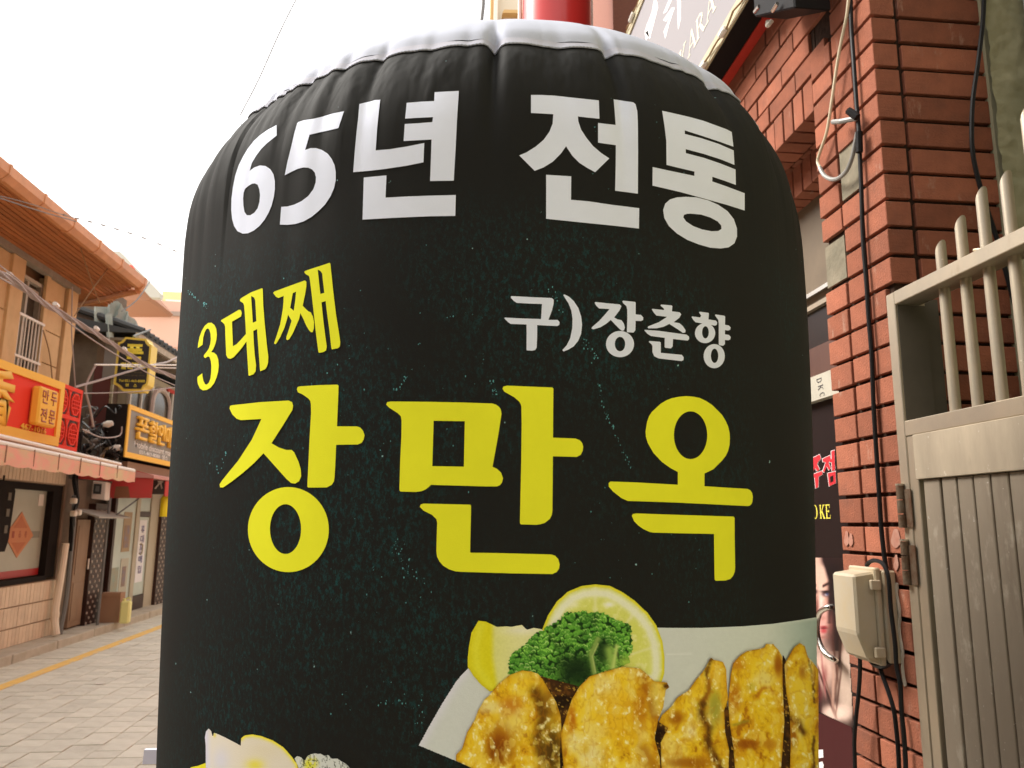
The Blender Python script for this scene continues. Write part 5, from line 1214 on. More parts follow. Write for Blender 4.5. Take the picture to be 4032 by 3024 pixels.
# lattice: bars of two octagon windows
XL = XS - .02
def bar(y0, z0, y1, z1, t, nm='lattice_bar'):
    d = np.array([y1 - y0, z1 - z0]); d = d / np.hypot(*d); n_ = np.array([-d[1], d[0]]) * t / 2
    pl = [(y0 + n_[0], z0 + n_[1]), (y1 + n_[0], z1 + n_[1]), (y1 - n_[0], z1 - n_[1]), (y0 - n_[0], z0 - n_[1])]
    return MB().prism(pl, 0, XL - .02, XL - .001 * (1 + random.random())).build(nm, SRED, rsn)
ya, yb = 9.30, 9.80
for z in (zA, zA + .355, zA + .70): bar(ya, z + .008, yb, z + .008, .045)
for y in (ya + .01, yb - .012): bar(y, zA, y, zB - .02, .03)
for c_z in (zA + .18, zA + .535):
    for c_y in (ya + .03, yb - .14):
        R_ = .125
        o = [(c_y + R_ * .9 * math.cos(PI / 8 + k * PI / 4), c_z + R_ * 1.05 * math.sin(PI / 8 + k * PI / 4)) for k in range(8)]
        for k in range(8):
            if o[k][0] >= ya - .02 and o[(k + 1) % 8][0] >= ya - .02: bar(*o[k], *o[(k + 1) % 8], .018)
        for k in (-1, 0, 1): bar(max(c_y - .11, ya), c_z + k * .045, c_y + .11, c_z + k * .045, .011); bar(c_y + k * .045, c_z - .12, c_y + k * .045, c_z + .12, .011)
    bar(9.49, c_z - .17, 9.49, c_z + .17, .02); bar(9.44, c_z - .17, 9.49, c_z - .08, .012); bar(9.54, c_z - .17, 9.49, c_z - .08, .012); bar(9.44, c_z + .17, 9.49, c_z + .08, .012); bar(9.54, c_z + .17, 9.49, c_z + .08, .012)
F('lattice_back', 9.30, 9.80, zA, zB - .03, XL - .06, .02, mat('lattice_grey', (.12, .11, .10), .7), rsn)

# awning of the restaurant
aw = thing('awning', 'faded pink awning with mossy scalloped valance and white roller below the red sign', 'awning', (-4.3, 9, 2.1))
XV = -3.90
MB().tube([(XV, 5.5, 2.195), (XV, 10.49, 2.125)], .028, 10).build('front_tube', WHM, aw, smooth=True)
MB().tube([(XV - .03, 5.5, 2.27), (XV - .06, 10.2, 2.19)], .022, 8).build('roller', WHM, aw, smooth=True)
MB().hexa([(XA + .03, 5.5, 2.30), (XV, 5.5, 2.222), (XV, 10.49, 2.15), (XA + .03, 10.49, 2.27)], [(XA + .03, 5.5, 2.304), (XV, 5.5, 2.226), (XV, 10.49, 2.154), (XA + .03, 10.49, 2.274)]).build('canopy', AWR, aw)
vs, fs = [], []; ny = 160
for i in range(ny + 1):
    y = 5.5 + (10.49 - 5.5) * i / ny; zt_ = 2.175 - .07 * (y - 5.5) / 5
    zb_ = 1.975 + .018 * abs(math.sin((y - 5.5) * PI / .33)) * -1 + .012
    wv = .006 * math.sin(y * 9)
    for j in range(5): vs.append((XV + .028 + wv * j / 4, y, zt_ + (zb_ - zt_) * j / 4))
    for j in range(4):
        if i < ny: fs.append((i * 5 + j, (i + 1) * 5 + j, (i + 1) * 5 + j + 1, i * 5 + j + 1))
MB().add(vs, fs).build('valance', AWR, aw, smooth=True)
for k in range(9): MB().box((XV + .027, 5.9 + k * .5, 2.0), (XV + .036, 5.906 + k * .5, 2.16)).build('valance_seam', mat('seam_brown', (.28, .16, .10), .8) if k == 0 else bpy.data.materials['seam_brown'], aw)
E1_ = [(XV + .02, 10.495, 2.14), (XV + .02, 10.495, 1.97), (XA + .05, 10.495, 2.02), (XA + .05, 10.495, 2.25)]
MB().add(E1_, [(0, 1, 2, 3)]).build('end_flap', AWR2, aw)

# pipes and cables at the corner
pp = thing('drain_pipe', 'cream plastic drain pipe on the corner of the tiled wall', 'pipe', (XA + .1, 10.5, 0))
a0, a1, a2 = onX(258, 2140, -4.6), onX(216, 2420, -4.6), onX(221, 2500, -4.55)
MB().tube(spline([a0, (a0 + a1) / 2, a1, a2], 5), .045, 10).build('pipe', mat('cream_pvc', (.76, .64, .49), .5), pp, smooth=True)
MB().tube([a1 + np.array([0, 0, .03]), a1 - np.array([0, 0, .03])], .052, 10).build('coupling', bpy.data.materials['cream_pvc'], pp, smooth=True)
GRP = mat('grey_conduit', (.16, .16, .15), .5)
cd = thing('conduit', 'grey conduit with black cable bundle between the cream pipe and the brown door', 'conduit', (XA + .1, 10.7, 0))
MB().tube(spline([onX(x, y, -4.6) for x, y in ((292, 1950), (290, 2060), (282, 2140), (262, 2350), (240, 2470), (236, 2500))], 5), .03, 8).build('tube', GRP, cd, smooth=True)
for k in range(6):
    MB().tube(spline([onX(x + random.uniform(-9, 9), y, -4.55 - .02 * k) for x, y in ((318, 1700), (312, 1760), (322, 1800), (296, 1880), (302, 1960), (288, 2030), (284, 2100), (278, 2170))], 5), .014, 6).build('cable', BLACKR, cd, smooth=True)
for (x, y) in ((290, 1972), (290, 2022), (308, 2018)):
    q = onX(x, y, -4.5); MB().box(q - .035, q + .035).build('white_junction', WHM, cd, bevel=.012)

# B: older building beyond, its dark flank, door, lattice clad piers, glass shop
DKW = mat('weathered_dark_wall', (.12, .085, .06), .9, color2=(.20, .155, .11), nscale=2.0, bump=.3, bscale=12)
GTL = mat('grey_green_tile', (.46, .43, .32), .8, color2=(.38, .36, .26), nscale=3)
Bd = thing('tiled_building', 'older grey-green tiled building with a dark flank and a glass shop door below', 'building', (-5, 13, 0))
MB().box((-9, 11.62, 2.05), (-4.99, 12.5, 4.95)).build('flank_wall', DKW, Bd)
MB().box((-9, 12.501, 0), (-4.86, 24, 3.9)).build('wall', GTL, Bd)
MB().box((-9, 10.6, 0), (-5.0, 12.49, 2.05)).build('lower_wall', DKW, Bd)
q0, q1 = onY(415, 1480, 11.9), onY(480, 1600, 11.9)
for i in range(7):
    for j in range(2):
        MB().box((q0[0] + j * .125 + .003, 11.6, q1[2] - .1 + i * .095 + .003), (q0[0] + j * .125 + .12, 11.63, q1[2] - .1 + i * .095 + .09)).build('facing_tile', GTL, Bd)
DRK = mat('maroon_shutter', (.12, .03, .025), .7)
a = onY(375, 1440, 11.59); b_ = onY(415, 1700, 11.59)
MB().box((a[0], 11.58, b_[2]), (b_[0], 11.615, a[2])).build('maroon_panel', DRK, Bd)
a = onY(418, 1340, 11.57); b_ = onY(450, 1490, 11.57)
MB().box((a[0], 11.56, b_[2]), (b_[0], 11.60, a[2])).build('grey_panel', mat('lilac_grey_panel', (.22, .19, .18), .7), Bd)
# facade seen in steep perspective, beyond the small sign
XF2 = -4.80
def Q(x, y, X): p = onX(x, y, X); return p[1], p[2]
for nm, x0, x1, y0, y1, m in (('window', 508, 604, 1535, 1640, DGL), ('window', 657, 700, 1560, 1650, DGL)):
    (ya_, za_), (yb_, zb_) = Q(x0, y1, XF2), Q(x1, y0, XF2)
    w = F(nm, ya_, yb_, za_ - .3, zb_, XF2 - .03, .03, m, Bd)
    F('frame', ya_ - .06, yb_ + .06, zb_, zb_ + .07, XF2, .06, AWR2 if x0 > 600 else WINF, w)
    for k in range(3): F('frame', ya_ + (yb_ - ya_) * (k + .0) / 2 - .03, ya_ + (yb_ - ya_) * k / 2 + .03, za_ - .3, zb_, XF2, .05, WINF, w)
ca_, cz_ = Q(630, 1600, XF2)
arc = [(ca_ + .42 * math.cos(t), cz_ + .28 * math.sin(t)) for t in np.linspace(0, PI, 14)]
w = MB().prism([(ca_ - .42, cz_ - .5)] + arc[::-1] + [(ca_ + .42, cz_ - .5)], 0, XF2 - .02, XF2 + .0).build('window', DGL, Bd)
MB().tube([(XF2 + .01, ca_ + .42, cz_ - .5)] + [(XF2 + .01, a, b) for a, b in arc] + [(XF2 + .01, ca_ - .42, cz_ - .5)], .045, 6).build('frame', mat('pink_white_trim', (.52, .42, .36), .7), w)
F('facade', 12.55, 22, 2.0, 3.9, XF2 - .035, .05, GTL, Bd)
# roof edge with cream board and dark tiles
e0, e1 = onX(548, 1318, -4.35), onX(712, 1432, -4.35)
MB().box((-4.40, e0[1], e0[2] - .07), (-4.35, e0[1] + 7, e0[2] + .03)).build('eaves_board', mat('cream_board', (.50, .42, .32), .8, noise=.3, nscale=8), Bd)
MB().box((-4.86, e0[1], e0[2] - .09), (-4.401, e0[1] + 7, e0[2] - .05)).build('eaves_soffit', DKW, Bd)
DT = mat('dark_roof_tile', (.045, .045, .042), .7, var=.3)
for i in range(26):
    y = e0[1] + .1 + i * .2
    MB().tube([(-4.33, y, e0[2] + .075), (-4.7, y, e0[2] + .20), (-5.4, y, e0[2] + .42)], .055, 8).build('roof_tile', DT, Bd, smooth=True)
MB().hexa([(-4.34, e0[1], e0[2] + .03), (-9, e0[1], e0[2] + .03), (-9, e0[1] + 7, e0[2] + .03), (-4.34, e0[1] + 7, e0[2] + .03)], [(-4.34, e0[1], e0[2] + .05), (-9, e0[1], e0[2] + 1.0), (-9, e0[1] + 7, e0[2] + 1.0), (-4.34, e0[1] + 7, e0[2] + .05)]).build('roof', DT, Bd)
# tarpaulin draped over the corner
TARP = mat('grey_green_tarpaulin', (.42, .45, .39), .6, color2=(.27, .30, .26), nscale=3)
tp = [[(372, 1195), (420, 1195), (468, 1190), (490, 1215), (520, 1250), (556, 1296)], [(375, 1235), (425, 1230), (455, 1235), (480, 1260), (515, 1290), (560, 1310)], [(378, 1290), (418, 1290), (440, 1275), (465, 1290), (500, 1305), (548, 1322)]]
vs, fs = [], []
R0 = [spline([onY(x, y, 11.5 + .4 * (i / 5)) for i, (x, y) in enumerate(r)], 6) for r in tp]
nn_ = len(R0[0])
for r in range(3):
    for k, p in enumerate(R0[r]): vs.append(tuple(p + np.array([0, -.05 * math.sin(k * .9 + r), .02 * math.sin(k * 1.3)])))
for r in range(2):
    for k in range(nn_ - 1): fs.append((r * nn_ + k, r * nn_ + k + 1, (r + 1) * nn_ + k + 1, (r + 1) * nn_ + k))
tb = MB().add(vs, fs).build('tarpaulin', TARP, None, smooth=True); tag(tb, 'grey-green tarpaulin draped over the roof corner behind the octagonal sign', 'tarpaulin')
MB().tube([onY(428, 1240, 11.48), onY(436, 1350, 11.48)], .05, 8).build('tarpaulin_tail', TARP, tb, smooth=True)
# ground floor between: door, piers clad with flower lattice, glazed shop door
BRD = mat('brown_door', (.33, .22, .135), .6, color2=(.27, .175, .11), nscale=3, stretch=(1, 4, 1))
dr = F('door', 10.92, 11.30, .12, 1.50, XA - .02, .05, BRD, Bd); F('door_panel', 10.96, 11.26, .2, .68, XA - .012, .006, BRD, dr); F('door_panel', 10.96, 11.26, .78, 1.42, XA - .012, .006, BRD, dr)
MB().tube([(XA + .02, 11.27, .84), (XA + .02, 11.27, .98)], .012, 6).build('handle', WHM, dr)
F('door_surround', 10.5, 11.32, .0, 2.02, XA - .071, .1, DKW, Bd)
MB().hexa([(XA - .02, 10.7, 1.62), (-4.35, 10.7, 1.52), (-4.35, 11.75, 1.52), (XA - .02, 11.75, 1.62)], [(XA - .02, 10.7, 1.64), (-4.35, 10.7, 1.54), (-4.35, 11.75, 1.54), (XA - .02, 11.75, 1.64)]).build('door_hood', mat('grey_hood', (.36, .33, .28), .6), Bd)
PB = mat('dark_brown_lacquer', (.045, .018, .012), .5); PD = mat('pale_flower_stud', (.42, .34, .28), .6)
def pier(y0, y1, z1):
    pr_ = F('clad_pier', y0, y1, .05, z1, XA + .02, .30, PB, Bd)
    stud = None; r = 0
    z = .12
    while z < z1 - .05:
        ny_ = 3
        for k in range(ny_):
            yy = y0 + (k + .5 + (.25 if r % 2 else -.25)) * (y1 - y0) / ny_
            if stud is None:
                s_ = MB().tube([(0, 0, 0), (.008, 0, 0)], .021, 6).build('flower_stud', PD, pr_); stud = s_.data
            else: s_ = link('flower_stud', stud, PD, pr_)
            s_.location = (XA + .02, yy, z)
        for k in range(2):
            if -4.62 < XA + .3: pass
        z += .068; r += 1
    return pr_
pier(11.33, 11.78, 1.72); pier(13.98, 14.5, 1.85)
# narrow returned face of the first pier
GL1 = mat('shop_glass', (.52, .60, .54), .3, color2=(.44, .52, .47), nscale=2.5); ALU = mat('bronze_aluminium', (.46, .40, .29), .45)
gd = F('glass_door', 12.2, 12.98, .32, 1.95, XA - .05, .02, GL1, Bd)
F('frame', 12.12, 12.2, .1, 2.0, XA - .03, .06, PB, gd); F('frame', 12.98, 13.12, .1, 2.0, XA - .03, .06, ALU, gd); F('frame', 12.2, 12.98, .1, .32, XA - .03, .06, ALU, gd)
gd2 = F('glass_door', 13.12, 13.6, .32, 1.55, XA - .05, .02, GL1, Bd)
F('frame', 13.6, 13.98, .0, 2.0, XA - .03, .06, ALU, gd2); F('frame', 13.12, 13.6, 1.56, 1.63, XA - .03, .06, PB, gd2); F('frame', 13.12, 13.6, .1, .31, XA - .03, .06, PB, gd2)
F('transom_glass', 13.12, 13.6, 1.64, 1.95, XA - .05, .02, GL1, gd2)
F('threshold', 11.8, 14.0, .0, .10, XA + .1, .2, KERB, Bd)
PAPER = mat('white_poster_paper', (.82, .82, .84), .5)
def poster(name, y0, y1, z0, z1, m, par): return F(name, y0, y1, z0, z1, XA - .044, .004, m, par)
poster('poster', 12.52, 12.84, 1.02, 1.62, mat('tan_poster', (.36, .25, .13), .5), gd); poster('poster_picture', 12.58, 12.78, 1.08, 1.42, mat('ochre_picture', (.30, .17, .07), .5, color2=(.2, .16, .2), nscale=12), gd).location.x = .003
poster('poster', 12.56, 12.86, .35, .92, mat('cream_poster', (.48, .46, .36), .5), gd); poster('poster_picture', 12.64, 12.78, .5, .8, bpy.data.materials['ochre_picture'], gd).location.x = .003
poster('poster', 12.24, 12.50, .35, .80, mat('green_poster', (.24, .34, .28), .5, color2=(.35, .3, .2), nscale=9), gd)
bn_ = poster('banner', 13.18, 13.5, .52, 1.5, PAPER, gd2)
for k, ch in enumerate('휴대폰매입'):
    place_text('letter', ch, (XA - .038, 13.33, 1.36 - k * .16), (0, 1, 0), (0, 0, 1), .15, .12, mat('violet_ink', (.08, .05, .25), .5) if k == 0 else bpy.data.materials['violet_ink'], bn_, .01, 0)
MB().tube(spline([(XA + .03, 13.06, .98), (XA + .07, 13.06, .98), (XA + .07, 13.06, 1.12), (XA + .03, 13.06, 1.12)], 3), .012, 6).build('handle', ALU, gd)
# awning frame pole and strut
pl = thing('awning_pole', 'thin grey awning pole with diagonal strut beside the clad pier', 'pole', (-4.5, 11.7, 0))
pb_, pt_ = onX(381, 2482, -4.5), onX(436, 1960, -4.5)
MB().tube([(-4.5, pb_[1], .095), (-4.5, pb_[1], pt_[2])], .02, 8).build('post', GRP, pl)
MB().tube([onX(437, 2043, -4.5), onX(548, 1962, -4.2)], .012, 6).build('strut', GRP, pl)
# awning of the glass shop: end curtain and front
a2_ = thing('awning', 'red awning with plain red end curtain over the glass shop', 'awning', (-4.3, 12, 2))
eq = [onY(x, y, 11.55) for x, y in ((526, 1850), (606, 1872), (596, 1961), (419, 1961), (445, 1890))]
MB().add([tuple(p) for p in eq] + [tuple(p + np.array([0, .006, 0])) for p in eq], [(0, 1, 2, 3, 4), (9, 8, 7, 6, 5)] + [(i, (i + 1) % 5, 5 + (i + 1) % 5, 5 + i) for i in range(5)]).build('end_curtain', AWR2, a2_)
eq2 = [onY(x, y, 11.545) for x, y in ((456, 1915), (505, 1915), (512, 1960), (448, 1960))]
MB().add([tuple(p) for p in eq2], [(0, 1, 2, 3)]).build('faded_patch', mat('faded_brown_cloth', (.25, .10, .045), .8), a2_)
g0, g1 = onX(606, 1872, -4.0), onX(700, 1905, -4.0)
MB().hexa([(-4.7, g0[1], g0[2] - .02), (-4.0, g0[1], g0[2] - .04), (-4.0, g1[1] + 3, g0[2] - .04), (-4.7, g1[1] + 3, g0[2] + .1)], [(-4.7, g0[1], g0[2] + .15), (-4.0, g0[1], g0[2]), (-4.0, g1[1] + 3, g0[2]), (-4.7, g1[1] + 3, g0[2] + .15)]).build('canopy', mat('pale_red_cloth', (.55, .26, .22), .8), a2_)
v0 = onX(655, 1900, -3.97)
MB().box((-3.99, v0[1], v0[2] - .2), (-3.975, v0[1] + 4, v0[2] + .02)).build('valance', AWR2, a2_)
# white framed box beside the awning
mb_ = thing('meter_box', 'white plastic box with dark screen hanging under the awning end', 'box', tuple(onY(390, 1930, 11.2)))
MB().add([tuple(onY(x, y, 11.2)) for x, y in ((366, 1893), (419, 1898), (414, 1970), (358, 1963))] + [tuple(onY(x, y, 11.2) + np.array([0, .15, 0])) for x, y in ((366, 1893), (419, 1898), (414, 1970), (358, 1963))], [(0, 1, 2, 3), (7, 6, 5, 4), (0, 4, 5, 1), (1, 5, 6, 2), (2, 6, 7, 3), (3, 7, 4, 0)]).build('case', mat('cream_plastic', (.78, .71, .61), .5), mb_, bevel=.01)
MB().add([tuple(onY(x, y, 11.19)) for x, y in ((370, 1905), (401, 1906), (397, 1946), (366, 1944))] + [tuple(onY(x, y, 11.199)) for x, y in ((370, 1905), (401, 1906), (397, 1946), (366, 1944))], [(0, 1, 2, 3), (7, 6, 5, 4), (0, 4, 5, 1), (1, 5, 6, 2), (2, 6, 7, 3), (3, 7, 4, 0)]).build('screen', mat('dark_screen', (.05, .055, .05), .3), mb_)
MB().add([tuple(onY(x, y, 11.185)) for x, y in ((378, 1913), (392, 1914), (390, 1936), (374, 1934))], [(0, 1, 2, 3)]).build('screen_glint', mat('grey_glint', (.2, .21, .2), .4), mb_)  # grey patch painted on the screen as a glint
MB().tube([onY(396, 1880, 11.27), onY(396, 1893, 11.27)], .02, 6).build('bracket', GRP, mb_)
# lamp unit and yellow lantern
lu = thing('wall_lamp', 'dark framed lamp with white fitting beside the yellow lantern', 'lamp', tuple(onY(625, 1915, 12.2)))
c_ = onY(624, 1914, 12.2)
MB().box((c_[0] - .09, 12.2, c_[2] - .12), (c_[0] + .09, 12.3, c_[2] + .12)).build('case', mat('grey_brown_case', (.10, .085, .075), .6), lu)
MB().tube([(c_[0] + .03, 12.17, c_[2] + .09), (c_[0] + .03, 12.19, c_[2] + .06)], .04, 8).build('bulb', WHM, lu, smooth=True)
MB().tube([(c_[0] + .03, 12.18, c_[2] + .06), (c_[0] - .04, 12.18, c_[2] - .04)], .012, 6).build('arm', WHM, lu); MB().tube([(c_[0] + .03, 12.18, c_[2] + .06), (c_[0] + .06, 12.18, c_[2] - .04)], .012, 6).build('arm', WHM, lu)
c_ = onY(652, 1990, 12.3)
MB().tube([c_ + np.array([0, 0, z]) for z in (-.17, -.165, .10, .15, .175)], [.04, .075, .08, .05, .02], 10).build('shade', mat('yellow_plastic', (.95, .75, .02), .4), thing('yellow_lantern', 'bright yellow lantern hanging by the second clad pier', 'lantern', tuple(c_)), smooth=True)
# cardboard box and yellow jug
z = .10
bxp = onX(398, 2484, -4.42); cb_ = thing('cardboard_box', 'flat brown cardboard box standing on the kerb by the awning pole', 'box', (-4.5, bxp[1], .10))
MB().box((-4.60, 11.62, .10), (-4.33, 11.78, .50)).build('panel', mat('brown_cardboard', (.36, .20, .115), .85), cb_)
MB().box((-4.60, 11.612, .45), (-4.33, 11.618, .502)).build('flap', bpy.data.materials['brown_cardboard'], cb_)
jg = thing('plastic_jug', 'pale yellow plastic jug with handle beside the cardboard box', 'jug', (-4.25, 11.6, 0))
JY = mat('pale_yellow_plastic', (.84, .80, .32), .4)
jx, jy = onZ(457, 2484, .09)[:2]; jx, jy = -4.22, 11.55
MB().box((jx - .065, jy - .05, .10), (jx + .065, jy + .05, .40)).build('body', JY, jg, bevel=.02)
MB().tube([(jx - .03, jy, .40), (jx - .03, jy, .43)], .022, 8).build('cap', JY, jg); MB().tube(spline([(jx + .05, jy, .38), (jx + .04, jy, .44), (jx - .01, jy, .43)], 3), .01, 6).build('handle', JY, jg)
F('step', 10.6, 14.6, 0, .098, XA + .285, .25, KERB, Bd)

# octagonal sign, face towards us
vs_ = thing('octagonal_sign', 'black octagonal hanging sign with yellow edge and yellow Korean lettering', 'sign', tuple(onY(525, 1330, 11.0)))
cs = crop(400, 1250, 2.765)
oc = [(258, 212), (488, 232), (500, 262), (525, 290), (545, 300), (510, 690), (500, 735), (460, 760), (440, 800), (225, 800), (200, 770), (160, 740), (128, 725), (180, 270), (215, 260), (245, 232)]
YV = 11.0
def slab(name, pts, ya_, yb_, m, par):
    a = [tuple(onY(x, y, ya_)) for x, y in cs(pts)]; n_ = len(a); b = [(p[0] + (yb_ - ya_) * .02, yb_, p[2] + (0 if True else 0)) for p in a]
    return MB().add(a + b, [tuple(range(n_)), tuple(range(n_, 2 * n_))[::-1]] + [(i, (i + 1) % n_, n_ + (i + 1) % n_, n_ + i) for i in range(n_)]).build(name, m, par)
GEY = mat('gold_edge', (.80, .60, .10), .45)
slab('case', oc, YV, YV + .22, GEY, vs_)
ctr = np.mean(oc, 0); inn = [tuple(ctr + (np.array(p) - ctr) * np.array([.87, .92])) for p in oc]
slab('face', inn, YV - .006, YV - .001, mat('sign_black', (.03, .028, .026), .5), vs_)
def vt(nm, body, cx_, cy_, w, h, m, bold=.02):
    (x0, y0), (x1, y1) = cs([(cx_ - w / 2, cy_ - h / 2), (cx_ + w / 2, cy_ + h / 2)]); a = onY(x0, y0, YV - .008); b = onY(x1, y1, YV - .008)
    return place_text(nm, body, (a + b) / 2, (1, 0, 0), (0, 0, 1), b[0] - a[0], a[2] - b[2], m, vs_, bold, 0)
YI = mat('sign_yellow_ink', (.85, .70, .07), .5); DI = mat('dim_ink', (.12, .10, .04), .5)
vt('letter', '폰', 358, 372, 180, 170, YI, .05)
for k, ch in enumerate('할인마트'): vt('letter', ch, 240 + k * 68, 525 - k * 1, 60, 74, YI, .03)
vt('small_print', '휴대폰 중고폰', 345, 598, 190, 22, DI); vt('small_print', '매입 판매 수리', 355, 632, 220, 20, DI)
vt('phone_number', 'Tel 051-463-8088', 330, 690, 280, 34, YI, .01); vt('letter', '영', 275, 735, 34, 34, YI); vt('letter', '스', 365, 738, 34, 34, YI)
a = onY(525, 1325, YV + .1); MB().tube([a, a + np.array([0, .6, .25])], .015, 6).build('bracket', GRP, vs_)

# long grey shop sign with gold frame and raised letters
s2 = thing('shop_sign', 'grey shop sign board with gold frame and raised gold Korean letters', 'sign', (-4.25, 12, 2.3))
XT = -4.2; y0, y1, z0, z1 = 10.93, 14.6, 2.34, 3.06
F('case', y0, y1, z0, z1, XT - .012, .28, DKF, s2)
F('panel', y0 + .05, y1 - .05, z0 + .07, z1 - .06, XT - .004, .007, mat('sign_grey', (.24, .215, .185), .5), s2)
for a in ((y0, y1, z1 - .065, z1), (y0, y1, z0, z0 + .075), (y0, y0 + .07, z0 + .076, z1 - .066), (y1 - .06, y1, z0 + .076, z1 - .066)): F('frame', *a, XT + .006, .02, SGOLD, s2)
cw = crop(400, 1250, 2.765)
for k, ch in enumerate('폰할인마트'):
    (xa, ya1), (xb, yb1) = cw([((385, 525, 620, 695, 765)[k], (1065, 1105, 1155, 1185, 1205)[k]), ((520, 615, 690, 765, 830)[k], (1290, 1330, 1365, 1385, 1400)[k])])
    pa, pb = onX(xa, (ya1 + yb1) / 2, XT + .03), onX(xb, (ya1 + yb1) / 2, XT + .03)
    place_text('letter', ch, (XT - .003, (pa[1] + pb[1]) / 2, 2.78), (0, 1, 0), (0, 0, 1), (pb[1] - pa[1]) * .98, .32, SGOLD, s2, .018, .045)
WI = mat('pale_ink', (.8, .75, .7), .5)
place_text('small_lettering', 'Mobile discount market', (XT - .0035, 12.15, 2.545), (0, 1, 0), (0, 0, 1), 1.8, .09, WI, s2, .012, .002)
place_text('phone_number', '051-463-8088  영스', (XT - .0035, 12.05, 2.455), (0, 1, 0), (0, 0, 1), 1.2, .07, WI, s2, .015, .002)
MB().tube([(XT - .25, 11.2, 2.30), (XT - .55, 11.2, 2.30)], .05, 6).build('bracket', mat('rusty_beam', (.28, .17, .10), .8), s2); MB().box((-4.6, 11.2, 2.16), (-4.25, 15, 2.30)).build('support_beam', bpy.data.materials['rusty_beam'], s2)

# tangle of wires and fittings between the signs
tg = thing('wire_tangle', 'dark tangle of cables and fittings between the red lattice and the grey sign', 'wires', tuple(onY(390, 1740, 11.2)))
WC = [mat('wire_dark', (.03, .028, .026), .5), mat('wire_grey', (.22, .20, .18), .5), mat('wire_brown', (.14, .10, .07), .6)]
rt = random.Random(3)
for k in range(34):
    pts = []; x, y = rt.uniform(325, 470), rt.uniform(1640, 1830)
    for j in range(6): pts.append(onY(x, y, 10.9 + rt.uniform(-.15, .35))); x = min(max(x + rt.uniform(-45, 45), 322), 478); y = min(max(y + rt.uniform(-45, 45), 1600), 1840)
    MB().tube(spline(pts, 5), rt.choice([.007, .01, .013]), 5).build('wire', WC[0 if k % 3 else rt.choice([1, 2])], tg)
for (x, y, r) in ((455, 1765, .05), (340, 1700, .03), (375, 1735, .035), (425, 1670, .05)):
    p = onY(x, y, 10.85); MB().tube([p + np.array([-r * 1.4, 0, -.01]), p, p + np.array([r * 1.2, 0, .015])], [r * .5, r, r * .7], 8).build('fitting', WHM if x != 375 else WC[1], tg, smooth=True)
MB().tube(spline([onY(x, y, 10.9) for x, y in ((400, 1815), (410, 1780), (425, 1765), (450, 1760))], 4), .02, 6).build('wire', mat('ochre_wire', (.35, .25, .12), .6), tg)
WCB = mat('washed_cable', (.36, .29, .26), .5)
MB().box(onY(318, 1745, 10.8), onY(345, 1835, 10.9) + np.array([0, .08, 0])).build('black_bundle', BLACKR, tg, bevel=.03)

# overhead cables
def wire(label, pts, r, m, twist=0, name='overhead_cable'):
    P = [onX(x, y, X) for x, y, X in pts]; t = thing(name, label, 'cable', tuple(P[0])); S = spline(P, 10)
    MB().tube(S, r, 6).build('wire', m, t)
    for q in range(twist):
        MB().tube([p + np.array([.018 * math.sin(i * .33 + q * 2.1), 0, .018 * math.cos(i * .33 + q * 2.1)]) for i, p in enumerate(S)], r * .7, 5).build('strand', m if q % 2 else WCB, t)
    return t
w1 = wire('thick twisted overhead cable bundle crossing in front of the ochre building', [(-60, 1040, -3.3), (60, 1112, -3.3), (150, 1180, -3.3), (270, 1250, -3.3), (380, 1315, -3.3), (490, 1385, -3.3), (600, 1450, -3.3), (700, 1490, -3.3), (760, 1520, -3.3)], .012, WCB, 3)
for x, y in ((38, 1096), (220, 1212), (380, 1304), (490, 1384)):
    p = onX(x, y, -3.3); MB().tube([p + np.array([0, -.03, .03]), p + np.array([0, .03, .02])], .02, 6).build('clamp', WHM, w1)
wire('pale cable sloping below the thick bundle', [(-60, 1060, -3.5), (100, 1150, -3.5), (300, 1265, -3.5), (480, 1380, -3.5)], .008, WCB)
wire('upper straight pale cable ending at the octagonal sign', [(374, 1436, -3.6), (560, 1437, -3.5), (712, 1438, -3.4)], .009, WHM)
wire('lower straight pale cable beside the octagonal sign', [(480, 1442, -3.6), (600, 1447, -3.5), (712, 1450, -3.4)], .007, WHM)
wire('pale cable rising to the right from the red lattice', [(296, 1524, -3.6), (400, 1495, -3.6), (500, 1465, -3.55), (600, 1437, -3.5), (660, 1425, -3.5), (712, 1400, -3.5)], .012, WCB)
wire('thin cable level with the top of the red lattice', [(330, 1548, -3.7), (420, 1547, -3.7), (560, 1540, -3.6), (712, 1523, -3.5)], .006, WCB)
wire('slack cable dropping from the clamp to the tangle', [(375, 1440, -3.75), (345, 1500, -3.8), (338, 1540, -3.8), (355, 1610, -3.8), (368, 1680, -3.8)], .012, WCB)
wire('long thin cable hanging at the ochre wall corner', [(285, 1130, -4.2), (282, 1300, -4.3), (288, 1400, -4.3), (296, 1520, -4.3)], .008, WCB)
wire('brown drop wire on the ochre panels', [(170, 1300, -4.6), (190, 1370, -4.6), (200, 1430, -4.6), (206, 1500, -4.6)], .007, OCHD)
wire('first of two crossing drop wires under the eaves', [(317, 975, -3.95), (350, 1080, -3.95), (392, 1195, -3.95)], .006, OCHD)
wire('second of two crossing drop wires under the eaves', [(430, 1050, -3.95), (370, 1130, -3.95), (292, 1245, -3.95)], .006, OCHD)
wire('thin dark wire past the gutter end', [(590, 1108, -3.5), (540, 1180, -3.5), (480, 1225, -3.5)], .007, GRP)
wire('thin cable crossing under the copper gutter', [(-60, 760, -3.35), (60, 800, -3.35), (180, 838, -3.35), (300, 872, -3.35)], .005, GRP)
wire('thin grey cable running just below the thick bundle', [(-60, 1000, -3.2), (120, 1140, -3.2), (290, 1285, -3.2), (450, 1392, -3.2), (600, 1478, -3.2), (720, 1530, -3.2)], .006, WCB)
